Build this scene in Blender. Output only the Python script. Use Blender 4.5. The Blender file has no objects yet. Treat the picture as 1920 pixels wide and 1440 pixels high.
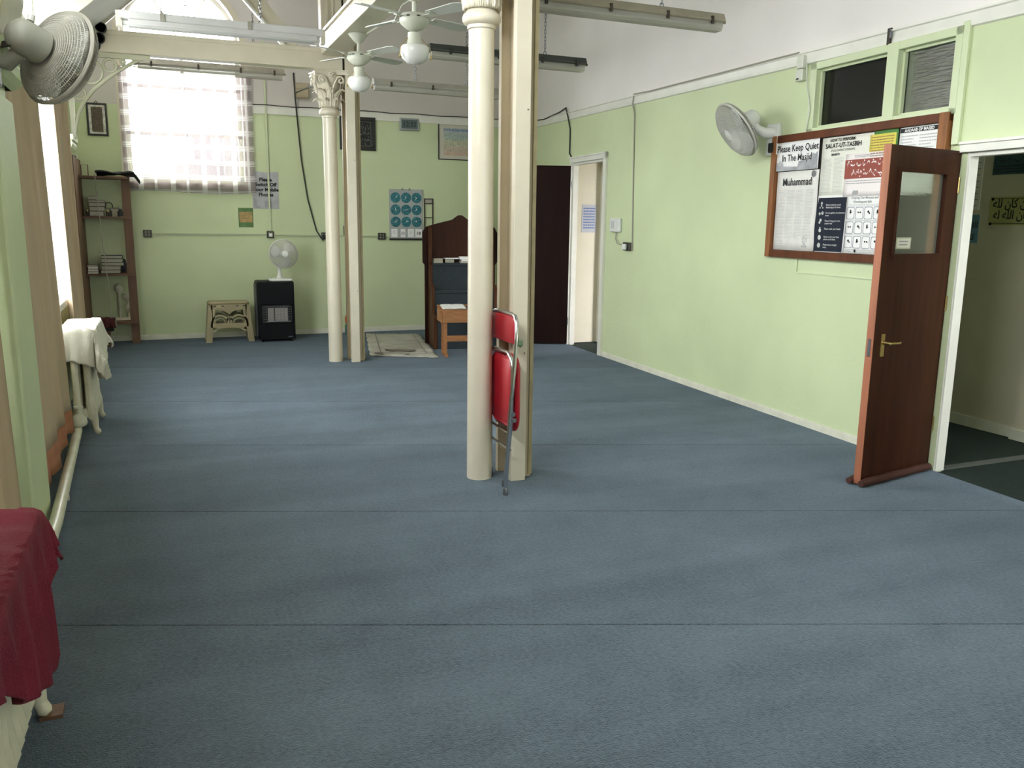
import bpy, bmesh, math, random
from mathutils import Vector, Matrix
random.seed(7)
PI = math.pi
sc = bpy.context.scene
C = sc.collection

# ---------------------------------------------------------------- camera, world, light, exposure
cam_d = bpy.data.cameras.new('camera'); cam = bpy.data.objects.new('camera', cam_d); C.objects.link(cam)
cam_d.sensor_fit = 'HORIZONTAL'; cam_d.sensor_width = 36; cam_d.lens = 36*1580/1920
cam_d.clip_start = .05; cam_d.clip_end = 200
yaw, pit, rol = [math.radians(a) for a in (22.5, 10.9, .72)]
fwd = Vector((math.sin(yaw)*math.cos(pit), math.cos(yaw)*math.cos(pit), -math.sin(pit)))
rt0 = Vector((math.cos(yaw), -math.sin(yaw), 0)); up0 = rt0.cross(fwd)
rt = math.cos(rol)*rt0 + math.sin(rol)*up0; up = -math.sin(rol)*rt0 + math.cos(rol)*up0
cam.matrix_world = Matrix(((rt.x, up.x, -fwd.x, 0), (rt.y, up.y, -fwd.y, 0), (rt.z, up.z, -fwd.z, 1.5), (0, 0, 0, 1)))
sc.camera = cam
sc.view_settings.view_transform = 'Standard'; sc.view_settings.look = 'None'
sc.view_settings.gamma = 1; sc.view_settings.use_curve_mapping = False
sc.view_settings.exposure = 0.0
W = bpy.data.worlds.new('sky'); sc.world = W; W.use_nodes = True
bg = W.node_tree.nodes['Background']; bg.inputs[0].default_value = (1.0, .985, 1.0, 1); bg.inputs[1].default_value = 24.5
sc.cycles.max_bounces = 7; sc.cycles.diffuse_bounces = 4; sc.cycles.glossy_bounces = 3
sc.cycles.transmission_bounces = 5; sc.cycles.transparent_max_bounces = 10
sc.cycles.sample_clamp_indirect = 6; sc.cycles.caustics_reflective = False; sc.cycles.caustics_refractive = False
sc.cycles.use_denoising = True; sc.cycles.use_adaptive_sampling = True; sc.cycles.adaptive_threshold = .035
def portal(name, loc, rot, sx, sy):
    l = bpy.data.lights.new(name, 'AREA'); l.shape = 'RECTANGLE'; l.size = sx; l.size_y = sy
    l.cycles.is_portal = True
    o = bpy.data.objects.new(name, l); C.objects.link(o); o.location = loc; o.rotation_euler = rot
portal('window_light', (-.95, 2.0, 2.5), (0, -PI/2, 0), 3.6, 3.9)
portal('window_light', (-.95, 6.9, 2.0), (0, -PI/2, 0), 2.7, 3.5)
portal('window_light', (.37, 11.68, 3.1), (-PI/2, 0, 0), 1.5, 2.6)
portal('window_light', (2.65, -3.2, 1.9), (PI/2, 0, 0), 1.1, 1.9)  # portal of the added rear window
portal('window_light', (5.15, .42, 1.8), (PI/2, 0, 0), .9, 1.4)  # portal of the added hall window

# ---------------------------------------------------------------- helpers
class MB:
    """collects shapes and links them as ONE mesh object"""
    def __init__(s, M=None): s.v = []; s.f = []; s.M = M; s.sm = False
    def add(s, vs, fs, M=None):
        b = len(s.v)
        for p in vs:
            p = Vector(p)
            if M is not None: p = M @ p
            if s.M is not None: p = s.M @ p
            s.v.append(p)
        s.f += [tuple(i+b for i in f) for f in fs]; return s
    def box(s, a, b, M=None):
        x0, x1 = sorted((a[0], b[0])); y0, y1 = sorted((a[1], b[1])); z0, z1 = sorted((a[2], b[2]))
        return s.add([(x0,y0,z0),(x1,y0,z0),(x1,y1,z0),(x0,y1,z0),(x0,y0,z1),(x1,y0,z1),(x1,y1,z1),(x0,y1,z1)],
                     [(0,3,2,1),(4,5,6,7),(0,1,5,4),(1,2,6,5),(2,3,7,6),(3,0,4,7)], M)
    def bev(s, a, b, r, M=None):
        """box with chamfered vertical and top edges"""
        x0, x1 = sorted((a[0], b[0])); y0, y1 = sorted((a[1], b[1])); z0, z1 = sorted((a[2], b[2]))
        def ring(i, z): return [(x0+r+i,y0+i,z),(x1-r-i,y0+i,z),(x1-i,y0+r+i,z),(x1-i,y1-r-i,z),(x1-r-i,y1-i,z),(x0+r+i,y1-i,z),(x0+i,y1-r-i,z),(x0+i,y0+r+i,z)]
        vs = ring(r*.6, z0)+ring(0, z0+r)+ring(0, z1-r)+ring(r*.6, z1); fs = [tuple(range(7,-1,-1)), tuple(range(24,32))]
        for k in range(3):
            for i in range(8): fs.append((k*8+i, k*8+(i+1)%8, k*8+8+(i+1)%8, k*8+8+i))
        return s.add(vs, fs, M)
    def tube(s, pts, r, n=8, caps=True, closed=False):
        pts = [Vector(p) for p in pts]; rs = r if isinstance(r, (list, tuple)) else [r]*len(pts)
        vs = []; N = len(pts); prev = None
        for i, p in enumerate(pts):
            if closed: t = pts[(i+1) % N]-pts[i-1]
            else: t = pts[min(i+1, N-1)]-pts[max(i-1, 0)]
            t.normalize()
            if prev is None:
                u = t.cross(Vector((0, 0, 1)))
                if u.length < .1: u = t.cross(Vector((0, 1, 0)))
            else: u = prev-t*prev.dot(t)
            u.normalize(); prev = u; w = t.cross(u)
            for k in range(n):
                a = 2*PI*k/n; vs.append(p+(u*math.cos(a)+w*math.sin(a))*rs[i])
        fs = []
        for i in range(N if closed else N-1):
            for k in range(n):
                a = i*n+k; b = i*n+(k+1) % n; c = ((i+1) % N)*n+(k+1) % n; d = ((i+1) % N)*n+k; fs.append((a, b, c, d))
        if caps and not closed: fs += [tuple(range(n-1, -1, -1)), tuple(range((N-1)*n, N*n))]
        return s.add(vs, fs)
    def cyl(s, a, b, r, n=16, r2=None): return s.tube([a, b], [r, r if r2 is None else r2], n)
    def lathe(s, prof, c=(0, 0, 0), n=24, M=None, z=True):
        """prof: (radius, height) pairs about the z axis through c"""
        vs = []; fs = []; N = len(prof)
        for r, h in prof:
            for k in range(n):
                a = 2*PI*k/n; vs.append((c[0]+r*math.cos(a), c[1]+r*math.sin(a), c[2]+h))
        for i in range(N-1):
            for k in range(n): fs.append((i*n+k, i*n+(k+1) % n, (i+1)*n+(k+1) % n, (i+1)*n+k))
        if prof[0][0] > 1e-5: fs.append(tuple(range(n-1, -1, -1)))
        if prof[-1][0] > 1e-5: fs.append(tuple(range((N-1)*n, N*n)))
        return s.add(vs, fs, M)
    def prism(s, pts, h, M=None):
        """2d outline in xy, extruded 0..h along z"""
        n = len(pts)
        vs = [(x, y, 0) for x, y in pts]+[(x, y, h) for x, y in pts]
        return s.add(vs, [tuple(range(n-1, -1, -1)), tuple(range(n, 2*n))]+[(i, (i+1) % n, n+(i+1) % n, n+i) for i in range(n)], M)
    def grid(s, fn, nu, nv, M=None):
        vs = [fn(i/nu, j/nv) for j in range(nv+1) for i in range(nu+1)]
        return s.add(vs, [(j*(nu+1)+i, j*(nu+1)+i+1, (j+1)*(nu+1)+i+1, (j+1)*(nu+1)+i) for j in range(nv) for i in range(nu)], M)
    def text(s, body, size, M, align='CENTER', sx=1.0, bold=0.0):
        cu = bpy.data.curves.new('t', 'FONT'); cu.body = body; cu.size = size; cu.align_x = align; cu.resolution_u = 2; cu.offset = bold
        o = bpy.data.objects.new('t', cu); C.objects.link(o)
        dg = bpy.context.evaluated_depsgraph_get(); me = o.evaluated_get(dg).to_mesh()
        s.add([(v.co.x*sx, v.co.y, 0) for v in me.vertices], [tuple(p.vertices) for p in me.polygons], M)
        o.evaluated_get(dg).to_mesh_clear(); bpy.data.objects.remove(o); bpy.data.curves.remove(cu)
        return s
    def build(s, name, mat, parent=None, smooth=False, thick=0, bevel=0, auto=True, **props):
        me = bpy.data.meshes.new(name)
        off = Vector((0, 0, 0))
        p = parent
        while p is not None: off += p.location; p = p.parent
        me.from_pydata([tuple(v-off) for v in s.v], [], s.f); me.materials.append(mat)
        if auto:
            bm = bmesh.new(); bm.from_mesh(me); bmesh.ops.recalc_face_normals(bm, faces=bm.faces); bm.to_mesh(me); bm.free()
        if smooth:
            me.polygons.foreach_set('use_smooth', [True]*len(me.polygons))
            try: me.set_sharp_from_angle(angle=math.radians(42))
            except Exception: pass
        me.update()
        o = bpy.data.objects.new(name, me); C.objects.link(o)
        if parent is not None: o.parent = parent
        if thick:
            m = o.modifiers.new('thick', 'SOLIDIFY'); m.thickness = thick; m.offset = 0
        if bevel:
            m = o.modifiers.new('bev', 'BEVEL'); m.width = bevel; m.segments = 2; m.limit_method = 'ANGLE'
        if name in ('column_print', 'print', 'border', 'ruling', 'icon_boxes', 'icons', 'vent_slots', 'label_print'): o['kind'] = 'stuff'
        for k, v in props.items(): o[k] = v
        return o
def thing(name, loc, label, cat, group=None):
    o = bpy.data.objects.new(name, None); C.objects.link(o); o.location = loc; o.empty_display_size = .1
    o['label'] = label; o['category'] = cat
    if group: o['group'] = group
    return o
def tag(o, label, cat, group=None):
    o['label'] = label; o['category'] = cat
    if group: o['group'] = group
    return o
def dup(root, d, label):
    """copy a thing with its parts and sub-parts, moved by d"""
    def cp(o, par):
        c = o.copy(); C.objects.link(c)
        if par is not None: c.parent = par
        for ch in list(o.children): cp(ch, c)
        return c
    kids = list(root.children); r = root.copy(); C.objects.link(r); r.location = root.location+Vector(d); r['label'] = label
    for k in kids: cp(k, r)
    return r
ST = dict(kind='structure')

def mat(name, col, rough=.6, metal=0., var=0., vscale=4., bump=0., bscale=60., spec=.5, stretch=None, emit=None, col2=None, detail=4.):
    m = bpy.data.materials.new(name); m.use_nodes = True; nt = m.node_tree; b = nt.nodes['Principled BSDF']
    b.inputs['Base Color'].default_value = (*col, 1); b.inputs['Roughness'].default_value = rough; b.inputs['Metallic'].default_value = metal
    b.inputs['Specular IOR Level'].default_value = spec
    tc = nt.nodes.new('ShaderNodeTexCoord'); mp = nt.nodes.new('ShaderNodeMapping'); nt.links.new(tc.outputs['Object'], mp.inputs[0])
    if stretch: mp.inputs['Scale'].default_value = stretch
    if var or col2:
        n = nt.nodes.new('ShaderNodeTexNoise'); n.inputs['Scale'].default_value = vscale; n.inputs['Detail'].default_value = detail
        nt.links.new(mp.outputs[0], n.inputs['Vector'])
        r = nt.nodes.new('ShaderNodeValToRGB'); r.color_ramp.elements[0].position = .32; r.color_ramp.elements[1].position = .68
        c2 = col2 or tuple(min(1, c*(1+var)) for c in col); c1 = col if col2 else tuple(c*(1-var) for c in col)
        r.color_ramp.elements[0].color = (*c1, 1); r.color_ramp.elements[1].color = (*c2, 1)
        nt.links.new(n.outputs[0], r.inputs[0]); nt.links.new(r.outputs[0], b.inputs['Base Color'])
    if bump:
        n2 = nt.nodes.new('ShaderNodeTexNoise'); n2.inputs['Scale'].default_value = bscale; nt.links.new(mp.outputs[0], n2.inputs['Vector'])
        bp = nt.nodes.new('ShaderNodeBump'); bp.inputs['Strength'].default_value = bump; bp.inputs['Distance'].default_value = .01
        nt.links.new(n2.outputs[0], bp.inputs['Height']); nt.links.new(bp.outputs[0], b.inputs['Normal'])
    return m

GREEN = (.615, .690, .430)
M = {}
M['green'] = mat('green_wall_paint', GREEN, .55, var=.05, vscale=1.3, bump=.15, bscale=35)
M['lightgreen'] = mat('green_joinery_paint', (.64, .71, .47), .35, var=.03)
M['white_wall'] = mat('white_wall_paint', (.84, .80, .78), .7, var=.03, vscale=1.5, bump=.1, bscale=30)
M['white_trim'] = mat('white_gloss_trim', (.80, .79, .72), .35, var=.04, vscale=6)
M['cream'] = mat('cream_gloss_paint', (.68, .62, .50), .28, var=.04, vscale=5, bump=.06, bscale=25)
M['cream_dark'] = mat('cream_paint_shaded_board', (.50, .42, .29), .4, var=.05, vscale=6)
M['olive'] = mat('olive_painted_timber', (.48, .47, .29), .5, var=.08)
M['ceil'] = mat('ceiling_paint', (.74, .73, .70), .8, var=.04, vscale=2)
M['skirt'] = mat('skirting_paint', (.74, .73, .62), .45, var=.08, vscale=8)
M['pipe'] = mat('pipe_paint', (.68, .66, .52), .35, var=.1, vscale=10)
M['rad'] = mat('radiator_paint', (.66, .62, .47), .38, var=.08, vscale=12, bump=.1, bscale=40)
M['door'] = mat('dark_varnished_door', (.046, .014, .007), .5, spec=.15, var=.25, vscale=3, stretch=(6, 6, .6), bump=.05)
M['dooredge'] = mat('door_edge_wood', (.36, .13, .07), .45, var=.15, vscale=4, stretch=(6, 6, .6))
M['darkdoor'] = mat('dark_brown_door', (.012, .004, .003), .5, spec=.12, var=.2, vscale=3, stretch=(5, 5, .6))
M['boardframe'] = mat('varnished_frame_wood', (.115, .036, .015), .42, spec=.25, var=.2, vscale=5, stretch=(3, 3, 1))
M['boardside'] = mat('varnished_stile_wood', (.26, .105, .04), .42, spec=.25, var=.2, vscale=5, stretch=(8, 8, .7))
M['pine'] = mat('brown_shelf_wood', (.135, .066, .034), .55, var=.2, vscale=5, stretch=(9, 9, .8))
M['minbar'] = mat('walnut_panel', (.040, .014, .008), .5, spec=.15, var=.25, vscale=5, stretch=(7, 7, .7))
M['minbar_edge'] = mat('walnut_edge', (.08, .030, .014), .5, spec=.15, var=.25, vscale=6, stretch=(7, 7, .7))
M['desk'] = mat('orange_pine', (.33, .14, .05), .4, var=.2, vscale=6, stretch=(1.2, 8, 8))
M['stepcarpet'] = mat('step_carpet', (.028, .038, .046), .95, var=.15, vscale=40, bump=.4, bscale=200)
M['white'] = mat('white_plastic', (.74, .75, .72), .4)
M['ivory'] = mat('ivory_enamel', (.66, .67, .58), .35, var=.03)
M['wire'] = mat('fan_guard_wire', (.58, .57, .52), .45)
M['globe'] = mat('opal_glass_globe', (.88, .88, .87), .12)
M['black'] = mat('black_plastic', (.012, .012, .013), .4)
M['heater'] = mat('black_enamel_panel', (.008, .008, .010), .45, spec=.15, var=.1)
M['heatside'] = mat('grey_heater_side', (.07, .075, .08), .45)
M['plaque'] = mat('ceramic_plaque', (.36, .33, .32), .7, var=.1, vscale=90)
M['chrome'] = mat('chrome', (.62, .62, .64), .16, 1.)
M['steel'] = mat('dull_steel', (.20, .21, .23), .35, .9)
M['brass'] = mat('brass', (.62, .47, .2), .3, 1., var=.1)
M['red'] = mat('red_vinyl', (.40, .010, .022), .38, var=.08, vscale=7)
M['stool'] = mat('beige_plastic', (.34, .29, .17), .5, var=.04)
M['dark'] = mat('dark_recess', (.02, .018, .014), .8)
M['brownpost'] = mat('dark_brown_timber', (.035, .024, .015), .6)
M['fixdirty'] = mat('grimy_grey_enamel', (.36, .34, .29), .5, var=.12, vscale=9)
M['fixbrown'] = mat('brown_grey_polyester', (.28, .25, .19), .55, var=.1, vscale=9)
M['fixdark'] = mat('dark_green_grey_polyester', (.045, .05, .045), .5, var=.1)
M['fixwhite'] = mat('white_batten_enamel', (.66, .65, .66), .35, var=.05)
M['paper'] = mat('paper', (.88, .87, .86), .8, var=.02)
M['newsprint'] = mat('newsprint', (.78, .76, .72), .8, var=.05, vscale=14)
M['paper_cream'] = mat('cream_paper', (.80, .79, .70), .8)
M['paper_pink'] = mat('pink_white_paper', (.86, .79, .78), .8)
M['greypic'] = mat('grey_photo_print', (.42, .42, .44), .8, var=.35, vscale=9)
M['ink'] = mat('black_ink', (.02, .02, .022), .8)
M['inkgrey'] = mat('grey_print', (.36, .36, .37), .8)
M['inkpale'] = mat('pale_print', (.56, .56, .55), .8)
M['yellow'] = mat('yellow_paper', (.70, .62, .12), .8, var=.05)
M['greenpaper'] = mat('green_paper', (.08, .22, .06), .8)
M['redpaper'] = mat('brick_red_banner', (.30, .075, .055), .8)
M['navy'] = mat('navy_print', (.006, .010, .024), .8)
M['bluepaper'] = mat('blue_paper', (.13, .26, .36), .8, var=.05)
M['tealpaper'] = mat('dark_teal_paper', (.045, .09, .11), .8)
M['yellowgreen'] = mat('pale_yellow_paper', (.42, .42, .18), .8, var=.1)
M['bluecream'] = mat('blue_print', (.08, .14, .35), .7)
M['frameblack'] = mat('black_picture_frame', (.008, .007, .006), .35)
M['mirror'] = mat('silver_mount', (.55, .53, .48), .35, .4, var=.3, vscale=25)
M['woven'] = mat('woven_brown_panel', (.10, .075, .05), .7, var=.5, vscale=60, detail=2)
M['darkcloth'] = mat('black_velvet_panel', (.02, .022, .02), .8)
M['silverink'] = mat('silver_script', (.24, .24, .22), .5)
M['clock'] = mat('silver_clock_case', (.36, .38, .38), .4, .3)
M['lcd'] = mat('lcd_panel', (.085, .12, .12), .3)
M['teal'] = mat('teal_print', (.03, .16, .19), .7, var=.6, vscale=70, detail=2)
M['burgundy'] = mat('burgundy_towel', (.150, .007, .022), .95, var=.16, vscale=3, bump=.6, bscale=180)
M['whitecloth'] = mat('cream_white_cloth', (.74, .71, .60), .9, var=.04, vscale=6, bump=.3, bscale=120)
M['curtain'] = mat('beige_curtain', (.52, .40, .27), .9, var=.10, vscale=2, stretch=(3, 3, .5), bump=.3, bscale=150)
M['curtain2'] = mat('brown_curtain_lining', (.33, .27, .20), .9, var=.1, vscale=2, bump=.3, bscale=150)
M['hem'] = mat('rust_curtain_hem', (.36, .15, .075), .9, var=.12, vscale=8)
M['mat'] = mat('worn_beige_rug', (.46, .44, .38), .95, var=.16, vscale=5, bump=.4, bscale=120)
M['matline'] = mat('rug_border_line', (.20, .19, .17), .95, var=.2, vscale=20)
M['matwear'] = mat('rug_worn_stain', (.22, .19, .145), .95, var=.2, vscale=9)
M['socket'] = mat('brushed_socket_plate', (.055, .052, .04), .4, .3)
M['cable'] = mat('dark_cable', (.035, .038, .03), .6)
M['cablegrey'] = mat('grey_cable', (.36, .34, .28), .6)
M['bookdark'] = mat('dark_book_cover', (.018, .02, .022), .5)
M['bookgreen'] = mat('dark_green_book_cover', (.02, .05, .04), .5)
M['page'] = mat('page_edge', (.42, .40, .32), .8, var=.06, vscale=60)
M['redcloth'] = mat('maroon_cloth', (.085, .018, .018), .9, var=.2, vscale=20)
M['orange'] = mat('orange_plastic', (.55, .12, .02), .4)
M['tealplastic'] = mat('teal_bottle', (.03, .14, .13), .4)
M['darkcarpet'] = mat('dark_green_carpet', (.006, .018, .013), .97, var=.3, vscale=60, bump=.5, bscale=250)
M['strip'] = mat('worn_grey_strip', (.10, .11, .10), .9)
M['hallwall'] = mat('hall_wall_paint', (.60, .56, .45), .7, var=.03)
M['draught'] = mat('brown_draught_roll', (.06, .018, .012), .7, var=.15)
M['aged'] = mat('aged_white_plastic', (.36, .36, .31), .5)  # left fan's white plastic, its backlit shade put into the colour
M['agedwire'] = mat('aged_guard_wire', (.40, .385, .33), .5)  # left fan's guard wire, darkened the same way for its backlit shade
M['edge'] = mat('worn_post_edge', (.33, .27, .15), .5, var=.15, vscale=8)  # brown tone, darker than the cream boards
M['bracket'] = mat('bracket_paint', (.54, .53, .40), .45, var=.05)
M['ground'] = mat('outside_ground', (.22, .22, .20), .9, var=.1)
M['building'] = mat('outside_brickwork', (.17, .16, .18), .9, var=.3, vscale=2)
M['rainbow'] = mat('cream_mount', (.60, .58, .48), .8)

# carpet: mottled brushed pile
def carpet():
    m = bpy.data.materials.new('blue_grey_carpet'); m.use_nodes = True; nt = m.node_tree; N = nt.nodes; L = nt.links; b = N['Principled BSDF']
    b.inputs['Roughness'].default_value = .95; b.inputs['Specular IOR Level'].default_value = .12
    b.inputs['Sheen Weight'].default_value = .35; b.inputs['Sheen Roughness'].default_value = .6; b.inputs['Sheen Tint'].default_value = (.55, .7, .9, 1)
    tc = N.new('ShaderNodeTexCoord'); mp = N.new('ShaderNodeMapping'); mp.inputs['Rotation'].default_value = (0, 0, math.radians(19.5)); mp.inputs['Scale'].default_value = (.16, 2.3, 1)
    L.new(tc.outputs['Object'], mp.inputs[0])
    def noise(sc_, det, src): n = N.new('ShaderNodeTexNoise'); n.inputs['Scale'].default_value = sc_; n.inputs['Detail'].default_value = det; L.new(src, n.inputs['Vector']); return n
    n1 = noise(1.3, 4, mp.outputs[0]); n2 = noise(2.3, 5, tc.outputs['Object']); n3 = noise(62, 4, tc.outputs['Object']); n5 = noise(9, 4, tc.outputs['Object'])
    def math_(op, a, b_): x = N.new('ShaderNodeMath'); x.operation = op; (L.new(a, x.inputs[0]) if not isinstance(a, float) else setattr(x.inputs[0], 'default_value', a)); (L.new(b_, x.inputs[1]) if not isinstance(b_, float) else setattr(x.inputs[1], 'default_value', b_)); return x.outputs[0]
    s = math_('ADD', math_('MULTIPLY', n1.outputs[0], .46), math_('ADD', math_('ADD', math_('MULTIPLY', n2.outputs[0], .30), math_('MULTIPLY', n5.outputs[0], .18)), math_('MULTIPLY', n3.outputs[0], .60)))
    r = N.new('ShaderNodeValToRGB'); L.new(s, r.inputs[0])
    e = r.color_ramp.elements; e[0].position = .60; e[0].color = (.036, .046, .053, 1); e[1].position = .92; e[1].color = (.098, .124, .142, 1)
    oi = N.new('ShaderNodeObjectInfo'); mu = N.new('ShaderNodeMixRGB'); mu.blend_type = 'MULTIPLY'; mu.inputs[0].default_value = 1; L.new(r.outputs[0], mu.inputs[1]); L.new(oi.outputs['Color'], mu.inputs[2]); L.new(mu.outputs[0], b.inputs['Base Color'])
    bp = N.new('ShaderNodeBump'); bp.inputs['Strength'].default_value = .7; bp.inputs['Distance'].default_value = .012
    n4 = noise(170, 2, tc.outputs['Object']); L.new(n4.outputs[0], bp.inputs['Height']); L.new(bp.outputs[0], b.inputs['Normal'])
    return m
M['carpet'] = carpet()

# window glass: clear sheet with a faint reflection
def glass(name, tint=(.93, .96, .95), refl=.06, rough=.02, bump=0, bsc=(1, 1, 1), body=None, bodyw=0.):
    m = bpy.data.materials.new(name); m.use_nodes = True; nt = m.node_tree; N = nt.nodes; L = nt.links
    for n in list(N): N.remove(n)
    o = N.new('ShaderNodeOutputMaterial'); t = N.new('ShaderNodeBsdfTransparent'); t.inputs[0].default_value = (*tint, 1)
    g = N.new('ShaderNodeBsdfGlossy'); g.inputs['Roughness'].default_value = rough; mx = N.new('ShaderNodeMixShader'); mx.inputs[0].default_value = refl
    L.new(t.outputs[0], mx.inputs[1]); L.new(g.outputs[0], mx.inputs[2]); last = mx
    if body:
        d = N.new('ShaderNodeBsdfDiffuse'); d.inputs[0].default_value = (*body, 1); m2 = N.new('ShaderNodeMixShader'); m2.inputs[0].default_value = bodyw
        L.new(mx.outputs[0], m2.inputs[1]); L.new(d.outputs[0], m2.inputs[2]); last = m2
    L.new(last.outputs[0], o.inputs[0])
    if bump:
        tc = N.new('ShaderNodeTexCoord'); mp = N.new('ShaderNodeMapping'); mp.inputs['Scale'].default_value = bsc; L.new(tc.outputs['Object'], mp.inputs[0])
        n = N.new('ShaderNodeTexNoise'); n.inputs['Scale'].default_value = 1; n.inputs['Detail'].default_value = 2; L.new(mp.outputs[0], n.inputs['Vector'])
        bp = N.new('ShaderNodeBump'); bp.inputs['Strength'].default_value = bump; bp.inputs['Distance'].default_value = .02
        L.new(n.outputs[0], bp.inputs['Height']); L.new(bp.outputs[0], g.inputs['Normal'])
    return m
M['glass'] = glass('window_glass', refl=.04)
M['glass_hall'] = glass('rippled_hall_glass', tint=(.42, .45, .46), refl=.40, rough=.22, bump=.3, bsc=(6, 6, 70))
M['glass_dark'] = glass('dark_hall_glass', tint=(.30, .31, .27), refl=.04, rough=.3)
M['glass_door'] = glass('reeded_door_glass', tint=(.60, .64, .60), refl=.10, rough=.3, bump=.8, bsc=(4, 4, 110), body=(.62, .66, .58), bodyw=.34)
def reeded():
    m = bpy.data.materials.new('reeded_glass'); m.use_nodes = True; nt = m.node_tree; N = nt.nodes; L = nt.links
    for n in list(N): N.remove(n)
    o = N.new('ShaderNodeOutputMaterial'); r = N.new('ShaderNodeBsdfRefraction'); r.inputs['Color'].default_value = (.80, .84, .76, 1); r.inputs['Roughness'].default_value = .22; r.inputs['IOR'].default_value = 1.12
    g = N.new('ShaderNodeBsdfGlossy'); g.inputs['Roughness'].default_value = .25; d = N.new('ShaderNodeBsdfDiffuse'); d.inputs[0].default_value = (.6, .64, .52, 1)
    a = N.new('ShaderNodeMixShader'); a.inputs[0].default_value = .08; L.new(r.outputs[0], a.inputs[1]); L.new(g.outputs[0], a.inputs[2])
    b = N.new('ShaderNodeMixShader'); b.inputs[0].default_value = .14; L.new(a.outputs[0], b.inputs[1]); L.new(d.outputs[0], b.inputs[2]); L.new(b.outputs[0], o.inputs[0])
    tc = N.new('ShaderNodeTexCoord'); w = N.new('ShaderNodeTexWave'); w.bands_direction = 'Z'; w.inputs['Scale'].default_value = 16; w.inputs['Distortion'].default_value = .6
    L.new(tc.outputs['Object'], w.inputs['Vector']); bp = N.new('ShaderNodeBump'); bp.inputs['Strength'].default_value = .6; bp.inputs['Distance'].default_value = .004; L.new(w.outputs[1], bp.inputs['Height'])
    for x in (r, g): L.new(bp.outputs[0], x.inputs['Normal'])
    return m
M['glass_door'] = reeded()
M['diffuser'] = glass('clear_ribbed_diffuser', tint=(.80, .79, .74), refl=.12, rough=.25, body=(.62, .60, .54), bodyw=.42)
M['netwhite'] = glass('white_net', tint=(1, 1, 1), refl=0, body=(.85, .85, .85), bodyw=.35)
M['picglass'] = glass('picture_glass', tint=(.95, .95, .95), refl=.05, rough=.05)

def plaid():
    m = bpy.data.materials.new('plaid_net_curtain'); m.use_nodes = True; nt = m.node_tree; N = nt.nodes; L = nt.links
    for n in list(N): N.remove(n)
    out = N.new('ShaderNodeOutputMaterial'); tc = N.new('ShaderNodeTexCoord'); sp = N.new('ShaderNodeSeparateXYZ'); L.new(tc.outputs['Object'], sp.inputs[0])
    def mth(op, a, b=None, c=None):
        x = N.new('ShaderNodeMath'); x.operation = op
        for i, v in enumerate((a, b, c)):
            if v is None: continue
            if isinstance(v, (int, float)): x.inputs[i].default_value = v
            else: L.new(v, x.inputs[i])
        return x.outputs[0]
    def band(src, period, lo, hi, off=0.):
        f = mth('FRACT', mth('ADD', mth('DIVIDE', src, period), off)); return mth('MULTIPLY', mth('GREATER_THAN', f, lo), mth('LESS_THAN', f, hi))
    X = sp.outputs[0]; Z = sp.outputs[2]
    hz = mth('MAXIMUM', mth('MAXIMUM', band(Z, .182, .10, .16), band(Z, .182, .20, .26)), mth('MAXIMUM', band(Z, .182, .0, .05), band(Z, .182, .30, .33)))
    vz = mth('MAXIMUM', band(X, .36, .34, .50), band(X, .36, .84, .92))
    white = mth('MAXIMUM', hz, mth('MULTIPLY', vz, .8))
    weave = N.new('ShaderNodeTexNoise'); weave.inputs['Scale'].default_value = 90; L.new(tc.outputs['Object'], weave.inputs['Vector'])
    col = N.new('ShaderNodeMixRGB'); L.new(white, col.inputs[0]); col.inputs[1].default_value = (.30, .25, .26, 1); col.inputs[2].default_value = (.78, .77, .78, 1)
    d = N.new('ShaderNodeBsdfDiffuse'); tr = N.new('ShaderNodeBsdfTranslucent'); tp = N.new('ShaderNodeBsdfTransparent')
    L.new(col.outputs[0], d.inputs[0]); L.new(col.outputs[0], tr.inputs[0])
    a = N.new('ShaderNodeMixShader'); a.inputs[0].default_value = .35; L.new(d.outputs[0], a.inputs[1]); L.new(tr.outputs[0], a.inputs[2])
    b = N.new('ShaderNodeMixShader'); fac = mth('ADD', mth('MULTIPLY', white, .04), mth('ADD', mth('MULTIPLY', weave.outputs[0], .50), .10))
    L.new(fac, b.inputs[0]); L.new(a.outputs[0], b.inputs[1]); L.new(tp.outputs[0], b.inputs[2]); L.new(b.outputs[0], out.inputs[0])
    return m
M['plaid'] = plaid()
def nettrans():
    m = bpy.data.materials.new('white_net_curtain'); m.use_nodes = True; nt = m.node_tree; N = nt.nodes; L = nt.links
    for n in list(N): N.remove(n)
    o = N.new('ShaderNodeOutputMaterial'); d = N.new('ShaderNodeBsdfDiffuse'); d.inputs[0].default_value = (.8, .8, .82, 1)
    t = N.new('ShaderNodeBsdfTranslucent'); t.inputs[0].default_value = (.8, .8, .82, 1); tp = N.new('ShaderNodeBsdfTransparent')
    a = N.new('ShaderNodeMixShader'); a.inputs[0].default_value = .5; L.new(d.outputs[0], a.inputs[1]); L.new(t.outputs[0], a.inputs[2])
    b = N.new('ShaderNodeMixShader'); b.inputs[0].default_value = .42; L.new(a.outputs[0], b.inputs[1]); L.new(tp.outputs[0], b.inputs[2]); L.new(b.outputs[0], o.inputs[0])
    return m
M['net'] = nettrans()

# ---------------------------------------------------------------- frames of the walls
XL = -.76; YB = 11.35; ZC = 4.7
sl = .045; nn = math.hypot(1, sl)
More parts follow.
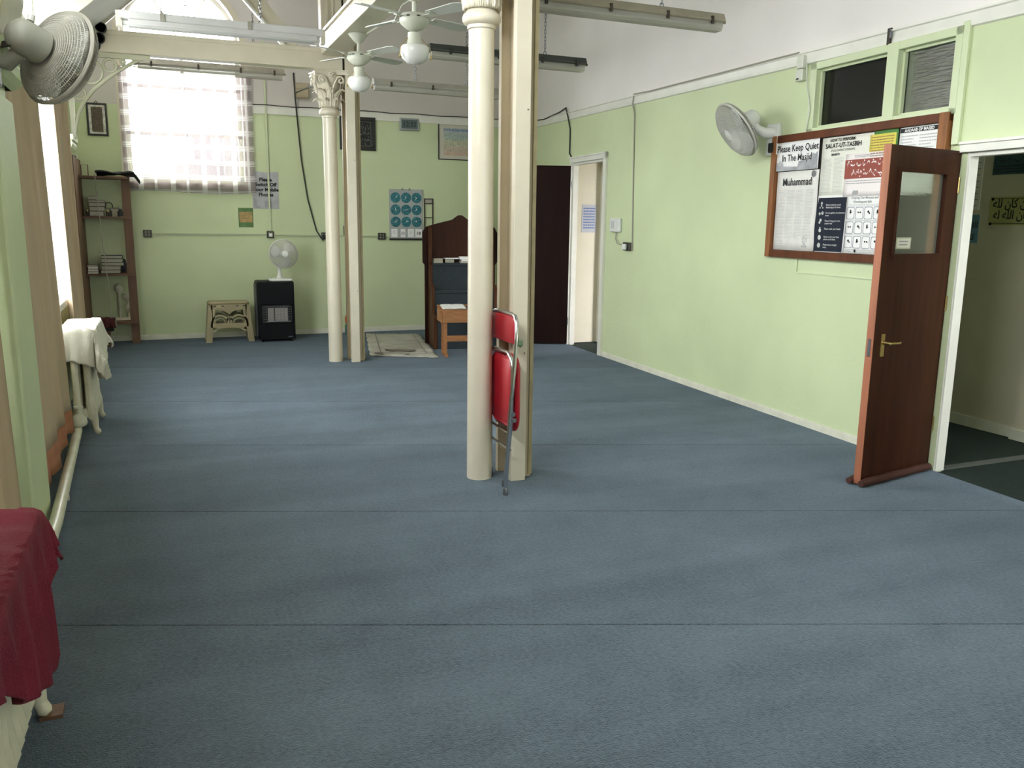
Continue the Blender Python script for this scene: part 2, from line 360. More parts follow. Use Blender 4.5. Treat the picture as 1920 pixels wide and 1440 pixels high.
# right wall: local x = along the wall (about world Y), y = out into the room, z up
MW = Matrix(((sl/nn, -1/nn, 0, 4.42-sl*4.2), (1/nn, sl/nn, 0, 0), (0, 0, 1, 0), (0, 0, 0, 1)))
MWF = MW @ Matrix(((-1, 0, 0, 0), (0, 0, 1, 0), (0, 1, 0, 0), (0, 0, 0, 1)))    # sheet: x runs -Y (rightwards as seen), y up, z out of wall
def sheetR(u, z, off=.0): return MW @ Matrix(((-1, 0, 0, u), (0, 0, 1, off), (0, 1, 0, z), (0, 0, 0, 1)))
def sheetB(x, z, off=.0): return Matrix(((1, 0, 0, x), (0, 0, -1, YB-off), (0, 1, 0, z), (0, 0, 0, 1)))
def wallx(y): return 4.42+sl*(y-4.2)

def holes_wall(mb, u0, u1, z0, z1, holes, y0, y1, swap=None, zcuts=()):
    us = sorted({u0, u1, *[h[0] for h in holes], *[h[1] for h in holes]}); zs = sorted({z0, z1, *zcuts, *[h[2] for h in holes], *[h[3] for h in holes]})
    for i in range(len(us)-1):
        run = None
        for j in range(len(zs)-1):
            uc = (us[i]+us[i+1])/2; zc = (zs[j]+zs[j+1])/2
            hole = any(h[0] < uc < h[1] and h[2] < zc < h[3] for h in holes)
            if not hole: mb.box((us[i], y0, zs[j]), (us[i+1], y1, zs[j+1]), swap)

# ---------------------------------------------------------------- floor: sub-floor and carpet strips, seams askew to the room
fl = MB(); fl.box((-1.0, -3.1, -.12), (4.9, 11.5, -.012)); floor = fl.build('floor', M['stepcarpet'], **ST)
seams = [((-.95, -1.85), (4.9, -4.0)), ((-.95, -.52), (4.9, -2.7)), ((-.95, .83), (4.9, -1.38)), ((-.95, 2.19), (4.9, -.03)), ((-.95, 3.53), (4.9, 1.31)), ((-.95, 4.86), (4.9, 2.72)), ((-.95, 6.26), (4.9, 4.19)),
         ((-.95, 7.73), (4.9, 5.72)), ((-.95, 9.475), (4.9, 7.55)), ((-.95, 11.0), (4.9, 9.3)), ((-.95, 12.6), (4.9, 11.0)), ((-.95, 14), (4.9, 13))]
def clip(poly, inside, cut):
    out = []
    for i in range(len(poly)):
        a = poly[i-1]; b = poly[i]
        if inside(b):
            if not inside(a): out.append(cut(a, b))
            out.append(b)
        elif inside(a): out.append(cut(a, b))
    return out
def cutfn(f): return lambda a, b: tuple(a[k]+(b[k]-a[k])*(f(a)/(f(a)-f(b))) for k in (0, 1))
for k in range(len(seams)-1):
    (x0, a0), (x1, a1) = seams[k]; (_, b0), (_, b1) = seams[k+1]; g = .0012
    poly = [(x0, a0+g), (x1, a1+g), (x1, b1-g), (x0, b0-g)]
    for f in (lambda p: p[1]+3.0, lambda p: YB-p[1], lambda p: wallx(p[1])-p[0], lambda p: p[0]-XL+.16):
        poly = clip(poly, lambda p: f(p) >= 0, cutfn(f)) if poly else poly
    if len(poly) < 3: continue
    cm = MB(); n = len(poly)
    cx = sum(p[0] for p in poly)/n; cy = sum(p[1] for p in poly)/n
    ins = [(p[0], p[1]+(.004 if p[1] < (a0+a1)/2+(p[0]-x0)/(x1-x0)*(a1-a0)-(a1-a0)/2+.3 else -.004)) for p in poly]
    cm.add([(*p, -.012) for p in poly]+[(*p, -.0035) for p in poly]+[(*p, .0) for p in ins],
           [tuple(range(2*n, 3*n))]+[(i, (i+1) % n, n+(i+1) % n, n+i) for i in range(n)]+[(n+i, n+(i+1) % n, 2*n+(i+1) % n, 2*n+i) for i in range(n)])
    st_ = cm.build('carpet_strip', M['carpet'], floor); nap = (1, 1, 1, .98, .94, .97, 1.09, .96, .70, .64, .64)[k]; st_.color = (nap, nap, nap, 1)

# outside
g = MB(); g.box((-40, -40, -1.3), (40, 50, -1.2)); g.build('ground', M['ground'], **ST)
g = MB(); g.box((.95, 13.4, -1.2), (6, 18, 3.0)); g.box((.1, 13.8, -1.2), (1.0, 18, 2.35)); g.box((.55, 13.9, 2.35), (.8, 14.2, 2.9)); g.build('neighbouring_building', M['building'], **ST)

# ---------------------------------------------------------------- right wall
W1 = (3.80, 5.13, 2.16, 2.65)          # transom window
DR = (2.70, 3.69, -.12, 1.93); DF = (8.53, 9.40, -.12, 2.2)
ZR = 2.64
def rz(u): return ZR+.014*(u-4.2)
wr = MB(MW)
holes_wall(wr, -3.2, 11.6, -.12, 2.9, [W1, DR, DF], -.06, 0)
wall_r = wr.build('wall_right', M['green'], **ST)
wu = MB(MW); wu.add([(-3.2, .004, rz(-3.2)), (11.6, .004, rz(11.6)), (11.6, .004, ZC), (-3.2, .004, ZC), (-3.2, -.06, rz(-3.2)), (11.6, -.06, rz(11.6)), (11.6, -.06, ZC), (-3.2, -.06, ZC)],
                    [(0, 1, 2, 3), (4, 7, 6, 5), (0, 4, 5, 1), (3, 2, 6, 7), (0, 3, 7, 4), (1, 5, 6, 2)])
wu.build('upper_wall_plaster', M['white_wall'], wall_r)
pr_ = MB(MW)
for a, b in ((-3.2, 11.35),):
    def sec(u): z = rz(u); return [(u, .003, z), (u, .018, z+.006), (u, .022, z+.03), (u, .022, z+.075), (u, .032, z+.082), (u, .032, z+.092), (u, .003, z+.094)]
    A = sec(a); B = sec(b); n = len(A); pr_.add(A+B, [(i, (i+1) % n, n+(i+1) % n, n+i) for i in range(n)]+[tuple(range(n)), tuple(range(2*n-1, n-1, -1))])
pr_.build('trim_1', M['white_trim'], **ST)
for k, (a, b) in enumerate(((-3, 2.63), (3.76, 8.46), (9.47, 11.33))):
    s = MB(MW); s.box((a, 0, 0), (b, .016, .045)); s.box((a, 0, .045), (b, .010, .055)); s.build('baseboard_right' if k == 0 else 'baseboard_right.%03d' % k, M['skirt'], **ST)
# transom: two sashes in a green frame
t = MB(MW); u0, u1, z0, z1 = W1
t.box((u0, -.1, z0), (u1, .03, z0+.035)); t.box((u0, -.1, z1-.05), (u1, .03, z1)); t.box((u0, -.1, z0), (u0+.05, .03, z1)); t.box((u1-.07, -.1, z0), (u1, .03, z1)); t.box((4.285, -.1, z0), (4.38, .035, z1))
t.box((u1-.02, 0, z0-.22), (u1+.02, .018, z1+.0)); t.box((u0-.04, 0, z0-.18), (u0+.01, .025, z1+.02))
t.box((4.05, 0, z0-.03), (u1+.02, .03, z0+.004))
wf = t.build('window_1', M['lightgreen'], bevel=.004, **ST)
for a, b, m in ((4.38, 5.06, 'glass_dark'), (3.85, 4.285, 'glass_hall')):
    q = MB(MW); w = .016
    for A, B in (((a, 2.195), (b, 2.195+w)), ((a, 2.60-w), (b, 2.60)), ((a, 2.195), (a+w, 2.60)), ((b-w, 2.195), (b, 2.60))): q.box((A[0], -.035, A[1]), (B[0], -.01, B[1]))
    q.build('sash', M['lightgreen'], wf)
    q = MB(MW); q.box((a, -.045, 2.19), (b, -.040, 2.605)); q.build('pane', M[m], wf)
# door casings
def casing(name, d, w=.07, t_=.03, full=True):
    q = MB(MW); u0, u1, _, z1 = d
    q.box((u0-w, 0, 0), (u0, t_, z1+w)); q.box((u1, 0, 0), (u1+(w*.75 if full else .004), t_ if full else .006, z1)); q.box((u0-w, 0, z1), (u1+w*.75, t_, z1+w)); q.box((u0-w, t_, z1+w*.72), (u1+w*.75, t_+.012, z1+w))
    q.box((u0-.0, -.065, 0), (u0+.02, 0, z1)); q.box((u1-.012, -.065, 0), (u1, 0.002, z1)); q.box((u0, -.065, z1-.025), (u1, 0, z1))
    return q.build(name, M['white_trim'], bevel=.003, **ST)
casing('trim_2', (2.70, 3.69, 0, 1.93), .062, full=False); casing('trim_3', (8.53, 9.40, 0, 2.2), .07)

# ---------------------------------------------------------------- hall behind the right wall
h = MB(); h.box((4.3, .6, -.12), (5.95, 8.6, -.01)); fh = h.build('floor.001', M['darkcarpet'], **ST)
h = MB(); h.box((4.50, 3.70, -.01), (5.69, 3.765, -.004)); h.build('threshold_strip', M['strip'], fh)
h = MB(); h.box((5.70, .6, -.12), (5.82, 8.2, 2.95)); h.box((5.655, 2.9, -.01), (5.70, 4.11, 2.95)); hw = h.build('wall_hall', M['hallwall'], **ST)
h = MB(); holes_wall(h, 4.33, 5.82, -.12, 2.95, [(4.7, 5.6, 1.1, 2.5)], .5, .6); h.build('wall_hall_front', M['hallwall'], **ST)
h = MB()
for x in (4.7, 5.13, 5.56): h.box((x, .53, 1.1), (x+.04, .57, 2.5))
for z in (1.1, 2.46): h.box((4.7, .53, z), (5.6, .57, z+.04))
w6 = h.build('window_6', M['white_trim'], **ST)  # window added out of view to bring daylight into the hall
for a in (4.74, 5.17): h = MB(); h.box((a, .545, 1.14), (a+.39, .55, 2.46)); h.build('pane', M['glass'], w6)
h = MB(); h.box((4.68, 8.1, -.12), (5.82, 8.2, 2.95)); h.build('wall_hall_back', M['hallwall'], **ST)
h = MB(MW); h.box((.5, -1.35, 2.95), (8.2, -.06, 3.05)); h.build('ceiling_hall', M['hallwall'], **ST)
h = MB(); h.box((5.68, 4.11, -.01), (5.70, 8.1, .07)); h.box((5.635, 2.9, -.01), (5.655, 4.13, .07)); h.build('baseboard_hall', M['skirt'], **ST)
h = MB(); h.box((5.692, 4.1, 1.10), (5.70, 8.1, 1.115)); h.build('trim_4', M['hallwall'], **ST)
# side room through the far door
h = MB(); h.box((4.50, 8.2, -.12), (6.6, 11.4, -.008)); h.build('floor.002', M['darkcarpet'], **ST)
h = MB(); h.box((4.77, 9.52, 0), (5.13, 9.58, 2.3)); h.box((5.10, 9.44, 0), (5.15, 9.58, 2.3)); h.build('wall_closet', M['hallwall'], **ST)
h = MB(); h.box((6.5, 8.1, -.1), (6.6, 11.4, 2.6)); h.box((4.80, 11.3, -.1), (6.6, 11.4, 2.6)); h.build('wall_closet_back', M['hallwall'], **ST)
h = MB(); h.box((4.80, 8.1, 2.5), (6.6, 11.4, 2.6)); h.box((4.67, 8.1, 2.5), (4.8, 9.6, 2.6)); h.build('ceiling_closet', M['hallwall'], **ST)
cd = thing('brown_cupboard', (5.5, 9.75, 0), 'brown cupboard with cream upper panel just inside the far doorway', 'cupboard')
h = MB(); h.box((5.20, 9.6, 0), (5.8, 10.1, 2.1)); h.build('carcass', M['darkdoor'], cd)
h = MB(); h.box((5.22, 9.585, 1.15), (5.5, 9.6, 1.5)); h.build('panel', M['cream_dark'], cd)
h = MB(); h.box((5.22, 9.585, .35), (5.5, 9.6, .62)); h.build('panel', M['redcloth'], cd)

# ---------------------------------------------------------------- back wall with the arched window
wb = MB()
ax, az, ar = .37, 3.58, .67; bx0, bx1, bz = -.25, 1.02, 1.95
bx0, bx1 = ax-ar, ax+ar
def quadx(x0, x1, z0, z1): wb.box((x0, YB, z0), (x1, YB+.28, z1))
quadx(XL-.36, bx0, -.12, ZC); quadx(bx1, 4.95, -.12, ZC); quadx(bx0, bx1, -.12, bz)
n = 20; pts = [(ax-ar*math.cos(PI*i/n), az+ar*math.sin(PI*i/n)) for i in range(n+1)]
for i in range(n):
    (xa, za), (xb, zb) = pts[i], pts[i+1]
    wb.add([(xa, YB, za), (xb, YB, zb), (xb, YB, ZC), (xa, YB, ZC), (xa, YB+.28, za), (xb, YB+.28, zb), (xb, YB+.28, ZC), (xa, YB+.28, ZC)], [(0, 1, 2, 3), (7, 6, 5, 4), (0, 4, 5, 1)])
def wallmat(name, zc):
    m = M['green'].copy(); m.name = name; nt = m.node_tree; b = nt.nodes['Principled BSDF']; src = b.inputs['Base Color'].links[0].from_socket
    tc = nt.nodes.new('ShaderNodeTexCoord'); sp = nt.nodes.new('ShaderNodeSeparateXYZ'); nt.links.new(tc.outputs['Object'], sp.inputs[0])
    gt = nt.nodes.new('ShaderNodeMath'); gt.operation = 'GREATER_THAN'; gt.inputs[1].default_value = zc; nt.links.new(sp.outputs[2], gt.inputs[0])
    mx = nt.nodes.new('ShaderNodeMixRGB'); nt.links.new(gt.outputs[0], mx.inputs[0]); nt.links.new(src, mx.inputs[1]); mx.inputs[2].default_value = (.66, .62, .58, 1); nt.links.new(mx.outputs[0], b.inputs['Base Color'])
    return m
wall_b = wb.build('wall_back', wallmat('two_tone_wall_paint', 2.80), auto=False, **ST)
s = MB(); s.box((bx1+.07, YB-.022, 2.785), (4.70, YB, 2.875)); s.box((bx1+.07, YB-.03, 2.865), (4.70, YB, 2.88)); s.build('trim_5', M['white_trim'], **ST)
s = MB(); s.box((XL-.16, YB-.016, 0), (4.72, YB, .052)); s.box((XL, YB-.01, .052), (4.72, YB, .062)); s.build('baseboard_back', M['skirt'], **ST)
# window architrave, frame and bars, panes
s = MB()
s.box((bx0-.07, YB-.02, bz-.06), (bx0+.0, YB, 3.58)); s.box((bx1, YB-.02, bz-.06), (bx1+.07, YB, 3.58)); s.box((bx0-.09, YB-.04, bz-.1), (bx1+.09, YB+.1, bz-.03))
for i in range(n):
    f = lambda r, k, y: (ax-r*math.cos(PI*k/n), y, az+r*math.sin(PI*k/n))
    s.add([f(ar, i, YB-.02), f(ar+.07, i, YB-.02), f(ar+.07, i+1, YB-.02), f(ar, i+1, YB-.02), f(ar, i, YB+.02), f(ar+.07, i, YB+.02), f(ar+.07, i+1, YB+.02), f(ar, i+1, YB+.02)], [(0, 1, 2, 3), (1, 5, 6, 2), (0, 3, 7, 4)])
s.build('trim_6', M['cream'], auto=False, **ST)
s = MB(); yy = YB+.16
s.box((bx0, yy, bz), (bx0+.05, yy+.05, az)); s.box((bx1-.05, yy, bz), (bx1, yy+.05, az)); s.box((bx0, yy, bz), (bx1, yy+.05, bz+.06)); s.box((ax-.02, yy, bz), (ax+.02, yy+.05, az))
for z in (2.5, 3.05, az): s.box((bx0, yy, z-.018), (bx1, yy+.05, z+.018))
for i in range(n):
    s.add([f(ar-.04, i, yy), f(ar, i, yy), f(ar, i+1, yy), f(ar-.04, i+1, yy), f(ar-.04, i, yy+.05), f(ar-.04, i+1, yy+.05)], [(0, 1, 2, 3), (0, 3, 5, 4)])
for a in (60, 120):
    a = math.radians(a); s.tube([(ax, yy+.02, az), (ax+ar*math.cos(a), yy+.02, az+ar*math.sin(a))], .014, 4)
wb2 = s.build('window_2', M['white_trim'], auto=False, **ST)
for xa, xb in ((bx0+.05, ax-.02), (ax+.02, bx1-.05)):
    for za, zb in ((bz+.06, 2.482), (2.518, 3.032), (3.068, az-.018)):
        q = MB(); q.box((xa, yy+.02, za), (xb, yy+.024, zb)); q.build('pane', M['glass'], wb2)
for a0, a1 in ((0, 60), (60, 120), (120, 180)):
    q = MB(); P = [(ax, yy+.022, az+.018)]+[(ax+(ar-.03)*math.cos(math.radians(a0+(a1-a0)*i/6)), yy+.022, az+.018+(ar-.05)*math.sin(math.radians(a0+(a1-a0)*i/6))) for i in range(7)]
    q.add(P, [tuple(range(8))]); q.build('pane', M['glass'], wb2)

# ---------------------------------------------------------------- left wall, pilasters, windows
wl = MB(); wy0, wy1 = .5, 3.55; vy0, vy1 = 5.2, 8.62; dy1 = 8.0
sw = Matrix(((0, 1, 0, 0), (1, 0, 0, 0), (0, 0, 1, 0), (0, 0, 0, 1)))    # local x -> world Y
holes_wall(wl, -3.2, YB+.2, -.12, 2.93, [(wy0, wy1, .85, 2.93), (vy0, vy1, .85, 2.93), (9.14, YB+.2, -.12, 2.93)], XL-.16, XL, sw)
wl.box((XL-.36, 9.14, -.12), (XL-.16, YB+.28, ZC)); wl.box((XL-.36, 9.06, -.12), (XL, 9.14, 2.93))
wall_l = wl.build('wall_left', M['green'], **ST)
q = MB(); q.add([(XL-.16, -3.2, 2.93), (XL, -3.2, 2.93)], [])
q = MB()
def prof(z0=2.93): return [(XL, 2.88), (-.12, 3.44), (.1, 4.0), (.35, ZC)]
def slope(y0, y1, P):
    for i in range(len(P)-1):
        (xa, za), (xb, zb) = P[i], P[i+1]
        q.add([(xa, y0, za), (xb, y0, zb), (xb, y1, zb), (xa, y1, za), (xa-.05, y0, za+.05), (xb-.05, y0, zb+.05), (xb-.05, y1, zb+.05), (xa-.05, y1, za+.05)],
              [(0, 1, 2, 3), (7, 6, 5, 4), (0, 4, 5, 1), (2, 6, 7, 3), (0, 3, 7, 4), (1, 5, 6, 2)])
P = prof()
DORM = ((wy0-.3, wy1+.3, 4.25), (vy0+1.0, dy1, 3.40))  # unseen near dormer enlarged and the farther one shortened to steer the daylight
def below(z):
    out = []
    for (xa, za), (xb, zb) in zip(P, P[1:]):
        out.append((xa, za))
        if za <= z < zb: out.append((xa+(xb-xa)*(z-za)/(zb-za), z)); return out
    return out
slope(-3.1, DORM[0][0]-.04, P); slope(DORM[0][1]+.04, DORM[1][0]-.04, P); slope(dy1+.04, 8.93, P); slope(8.93, YB+.05, [(XL-.2, 3.0), (-.42, 4.0), (-.3, ZC)])
for d0, d1, dz in DORM: slope(d0-.04, d1+.04, [below(dz)[-1]]+[p for p in P if p[1] > dz])
ceil_l = q.build('ceiling_slope', M['ceil'], **ST)
# dormer cheeks and heads
q = MB()
for d0, d1, dz in DORM:
    pl = below(dz); pl = [(XL-.16, 2.86)]+pl+[(XL-.16, dz)]; n_ = len(pl)
    for y in (d0-.04, d1):
        q.add([(x, y, z) for x, z in pl]+[(x, y+.04, z) for x, z in pl], [tuple(range(n_)), tuple(range(2*n_-1, n_-1, -1))]+[(i, (i+1) % n_, n_+(i+1) % n_, n_+i) for i in range(n_)])
    q.box((XL-.16, d0-.04, dz), (pl[-2][0]+.04, d1+.04, dz+.05))
q.box((XL-.16, 8.0, 2.78), (XL, 8.64, 2.95))
q.build('wall_dormer', M['bracket'], **ST)
for k, (a, b, da, db, dz) in enumerate(((wy0, wy1, *DORM[0]), (vy0, vy1, *DORM[1]))):
    s = MB(); x0, x1 = XL-.11, XL-.06
    s.box((x0, a, .85), (x1, a+.05, 2.93)); s.box((x0, b-.05, .85), (x1, b, 2.93)); s.box((x0, a, .85), (x1, b, .91)); s.box((x0, min(a, da), 2.86), (x1, max(b, db), 2.93)); s.box((x0, da, dz-.05), (x1, db, dz))
    ys = [a+.05+(b-a-.1)*i/3 for i in range(4)]
    for y in ys[1:3]: s.box((x0, y-.02, .9), (x1, y+.02, 2.9))
    s.box((x0, a, 1.88), (x1, b, 1.92)); s.box((XL-.16, a-.02, .80), (XL+.045, b+.02, .85))
    yd = [da+(db-da)*i/4 for i in range(5)]
    for y in yd: s.box((x0, y-.015, 2.93), (x1, y+.015, dz-.03))
    w = s.build('window_%d' % (k+3), M['white_trim'], **ST)
    for i in range(3):
        for za, zb in ((.91, 1.88), (1.92, 2.86)):
            q = MB(); q.box((x0+.02, ys[i]+.02, za), (x0+.024, ys[i+1]-.02, zb)); q.build('pane', M['glass'], w)
    for i in range(4):
        q = MB(); q.box((x0+.02, yd[i]+.015, 2.93), (x0+.024, yd[i+1]-.015, dz-.05)); q.build('pane', M['glass'], w)
# pilasters with corbels
def pilaster(y0, y1, k, xf=-.60):
    q = MB(); q.box((XL, y0, 0), (xf, y1, 2.02)); q.box((XL, y0+.05, 2.02), (xf-.02, y1-.05, 2.3))
    p = q.build('pilaster' if k == 0 else 'pilaster.%03d' % k, M['green'], bevel=.012, **ST)
    ZC_ = 2.07; c = MB(); ym = (y0+y1)/2; hw = (y1-y0)/2
    prof_ = [(0, 0), (.025, .015), (.05, .04), (.062, .07), (.055, .095), (.07, .105), (.072, .15), (.0, .15)]
    for i in range(len(prof_)-1):
        (a, za), (b, zb) = prof_[i], prof_[i+1]
        A = [(XL, ym-hw-a, ZC_+za), (xf+a, ym-hw-a, ZC_+za), (xf+a, ym+hw+a, ZC_+za), (XL, ym+hw+a, ZC_+za)]
        B = [(XL, ym-hw-b, ZC_+zb), (xf+b, ym-hw-b, ZC_+zb), (xf+b, ym+hw+b, ZC_+zb), (XL, ym+hw+b, ZC_+zb)]
        c.add(A+B, [(0, 1, 5, 4), (1, 2, 6, 5), (2, 3, 7, 6), (3, 0, 4, 7)]+([(4, 5, 6, 7)] if i >= 5 else []))
    c.build('corbel', M['green'], p)
    return p
pilaster(4.20, 4.72, 0); pilaster(8.78, 9.14, 1, -.735); pilaster(-.6, -.08, 2)

# rear wall behind the camera, ceiling
q = MB(); holes_wall(q, -1, 4.6, -.12, ZC, [(2.2, 3.1, 1.0, 2.8)], -3.15, -3.0); q.build('wall_front', M['white_wall'], **ST)
s = MB()
for x in (2.2, 2.65, 3.1): s.box((x-.03, -3.1, 1.0), (x+.03, -3.05, 2.8))
for z in (1.0, 1.9, 2.8): s.box((2.2, -3.1, z-.03), (3.1, -3.05, z+.03))
w5 = s.build('window_5', M['white_trim'], **ST)  # window added behind the camera to brighten the right wall
for i in range(2):
    for za, zb in ((1.03, 1.87), (1.93, 2.77)):
        q = MB(); q.box((2.23+i*.45, -3.08, za), (2.62+i*.45, -3.076, zb)); q.build('pane', M['glass'], w5)
q = MB(); q.box((-.6, -3.2, ZC), (4.95, YB+.3, ZC+.1)); q.build('ceiling', M['ceil'], **ST)
q = MB(); q.box((XL-.36, YB, 2.8), (XL-.2, YB+.28, ZC)); q.box((XL-.36, 8.93, 2.93), (-.42, 8.99, ZC)); q.build('wall_gable_end', M['white_wall'], **ST)

# ================================================================ columns with leafy capitals
def column(x, y, label):
    t = thing('iron_column', (x, y, 0), label, 'column', 'cast iron columns in the middle of the room')
    q = MB(); q.lathe([(.074, 0), (.073, .5), (.070, 2.50), (.070, 2.52)], (x, y, 0), 32); q.build('shaft', M['cream'], t, smooth=True)
    q = MB(); q.lathe([(.070, 2.515), (.077, 2.520), (.078, 2.536), (.084, 2.540), (.096, 2.546), (.104, 2.560), (.105, 2.576), (.100, 2.592), (.086, 2.603), (.082, 2.615)], (x, y, 0), 32); q.build('neck_ring', M['cream'], t, smooth=True)
    q = MB(); q.lathe([(.082, 2.61), (.084, 2.66), (.094, 2.76), (.120, 2.86), (.158, 2.925)], (x, y, 0), 32); q.build('bell', M['cream'], t, smooth=True)
    q = MB(); out = []
    for k in range(4):
        a0 = PI/4+k*PI/2; c0 = (math.cos(a0)*.235, math.sin(a0)*.235); c1 = (math.cos(a0+PI/2)*.235, math.sin(a0+PI/2)*.235)
        for i in range(6):
            s = i/6; px_ = c0[0]*(1-s)+c1[0]*s; py_ = c0[1]*(1-s)+c1[1]*s; d = .028*math.sin(PI*s); am = a0+PI/4
            out.append((px_-math.cos(am)*d, py_-math.sin(am)*d))
    q.prism(out, .016, Matrix.Translation((x, y, 2.925))); q.prism([(u*.96, v*.96) for u, v in out], .016, Matrix.Translation((x, y, 2.941)))
    q.prism([(u*1.02, v*1.02) for u, v in out], .014, Matrix.Translation((x, y, 2.957))); q.build('abacus', M['cream'], t)
    # two rows of leaves, each a curled ribbed blade
    def leaf(a, z0, hgt, wid, curl):
        q = MB(); L_ = []
        def fn(u, v):
            z = z0+hgt*min(v, .93)-(.03 if v > .93 else 0)*(v-.93)/.07
            r = .086+.012*v+curl*max(0, v-.45)**2*1.6
            w = wid*(.55+.45*math.sin(PI*min(1, v*1.15)))*(1 if v < .8 else (1-v)*4+.2)
            s = (u-.5)*2; rr = r+.010*(1-s*s)+.004*math.cos(s*PI*4); aa = a+s*w/max(rr, .05)
            return (x+rr*math.cos(aa), y+rr*math.sin(aa), z)
        q.grid(fn, 10, 8); return q.build('leaf', M['cream'], t, smooth=True, thick=.006)
    for k in range(4): leaf(k*PI/2, 2.615, .215, .050, .10)
    for k in range(4): leaf(k*PI/2+PI/4, 2.615, .20, .046, .20)
    for k in range(8): leaf(k*PI/4+PI/8, 2.615, .10, .030, .12)
    for k in range(4):                                       # a pair of scrolls on each face, flowers between them
        a = PI/4+k*PI/2; af = a+PI/4; fx, fy = math.cos(af), math.sin(af)
        for sgn in (-1, 1):
            q = MB(); P = []; R_ = []
            L2_ = [(.012, 2.755, .118), (.022, 2.80, .130), (.038, 2.845, .142), (.062, 2.895, .150)]; cx_, cz_ = .092, 2.868; r0 = math.hypot(.062-cx_, 2.895-cz_); t0 = math.atan2(2.895-cz_, .062-cx_)
            for u_, z_, d_ in L2_: P.append((x+fx*d_-fy*sgn*u_, y+fy*d_+fx*sgn*u_, z_)); R_.append(.010)
            for i in range(1, 17):
                th_ = t0-i/16*2.3*PI*1.0; rr = r0*(1-i/19); u_ = cx_+rr*math.cos(th_); z_ = cz_+rr*math.sin(th_); d_ = .152+.006*i/16
                P.append((x+fx*d_-fy*sgn*u_, y+fy*d_+fx*sgn*u_, z_)); R_.append(.011-.002*i/16)
            q.tube(P, R_, 7); q.build('volute', M['cream'], t, smooth=True)
        q = MB(); am = a+PI/4; cx, cy = x+.160*math.cos(am), y+.160*math.sin(am)
        for i in range(5):
            an = i*2*PI/5; q.lathe([(.0, -.012), (.013, -.006), (.014, .006), (0, .012)], (cx-math.sin(am)*.016*math.cos(an), cy+math.cos(am)*.016*math.cos(an), 2.925+.016*math.sin(an)), 8)
        q.build('flower', M['cream'], t, smooth=True)
    return t
column(1.68, 4.55, 'near cream painted round iron column beside the folded red chair')
column(1.68, 9.03, 'far cream painted round iron column with a leafy capital under the tie beam')

def post(dy, label):
    t = thing('boxed_post', (1.88, 4.5+dy, 0), label, 'post', 'boxed posts beside the columns')
    q = MB(); q.box((1.822, 4.395+dy, 0), (1.912, 4.44+dy, ZC)); q.build('front_board', M['cream'], t, bevel=.003)
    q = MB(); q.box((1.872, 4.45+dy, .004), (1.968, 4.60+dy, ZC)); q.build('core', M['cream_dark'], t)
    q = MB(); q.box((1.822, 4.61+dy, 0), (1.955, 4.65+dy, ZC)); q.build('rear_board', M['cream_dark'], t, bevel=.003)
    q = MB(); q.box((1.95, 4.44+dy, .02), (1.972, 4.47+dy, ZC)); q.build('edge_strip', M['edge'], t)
    for z in (.76, 2.1): q = MB(); q.cyl((1.895, 4.392+dy, z), (1.895, 4.396+dy, z), .004, 6); q.build('nail', M['dark'], t)
post(0, 'near cream boxed timber post standing right of the folded red chair')
post(4.48, 'far cream boxed timber post standing left of the worn beige rug')

# ================================================================ roof timbers
def tie(y, label):
    t = thing('roof_truss', (.5, y, 2.97), label, 'roof truss', 'painted timber roof trusses')
    q = MB(); q.box((XL, y-.07, 2.972), (1.80, y+.07, 3.165)); q.box((XL, y-.078, 3.125), (1.80, y-.07, 3.165)); q.build('tie_beam', M['cream'], t, bevel=.006)
    q = MB(); q.box((1.595, y-.075, 3.165), (1.80, y+.06, ZC)); q.box((1.635, y-.095, 3.165), (1.66, y-.075, ZC)); q.box((1.70, y-.095, 3.165), (1.715, y-.075, ZC)); q.build('upper_post', M['cream'], t)
    q = MB(); q.box((1.815, y-.05, 2.96), (1.865, y+.03, ZC)); q.build('dark_post', M['brownpost'], t)  # dark upright strip right of the upper post
    def raft(x0, z0, x1, z1, w, name, m, dy_=0, d=.05):
        q = MB(); v = Vector((x1-x0, z1-z0)).normalized(); p = Vector((-v.y, v.x))*w/2
        q.prism([(x0-p.x, z0-p.y), (x1-p.x, z1-p.y), (x1+p.x, z1+p.y), (x0+p.x, z0+p.y)], d, Matrix(((1, 0, 0, 0), (0, 0, -1, y+d/2+dy_), (0, 1, 0, 0), (0, 0, 0, 1))))
        q.build(name, M[m], t)
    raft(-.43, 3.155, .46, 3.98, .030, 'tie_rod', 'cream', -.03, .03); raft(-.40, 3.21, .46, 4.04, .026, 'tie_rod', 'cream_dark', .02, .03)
    raft(1.33, 3.16, .36, 4.24, .155, 'rafter', 'cream'); raft(1.245, 3.16, .36, 4.10, .020, 'tie_rod', 'white_trim', -.05, .02)
    # spandrel bracket with pierced rings
    q = MB(); outer = [(.01, 2.97), (-.13, 2.905), (-.25, 2.83), (-.37, 2.74), (-.48, 2.64), (-.56, 2.54), (-.62, 2.42), (-.655, 2.30), (-.67, 2.20)]
    q.tube([(a, y, b) for a, b in outer], [.012]+[.017]*8, 8); q.build('arched_rib', M['bracket'], t, smooth=True)
    q = MB(); q.box((-.64, y-.02, 2.93), (.02, y+.02, 2.972)); q.box((-.69, y-.02, 2.2), (-.65, y+.02, 2.95)); q.build('bracket_plate', M['bracket'], t)
    for cx, cz, r in ((-.50, 2.80, .105), (-.33, 2.865, .055), (-.60, 2.60, .05), (-.22, 2.905, .018)):
        q = MB(); q.tube([(cx+r*math.cos(i*PI/9), y, cz+r*math.sin(i*PI/9)) for i in range(18)], .012, 6, closed=True); q.build('ring', M['bracket'], t, smooth=True)
    return t
tie(8.96, 'cream painted roof truss over the far column with a pierced bracket at its left end')
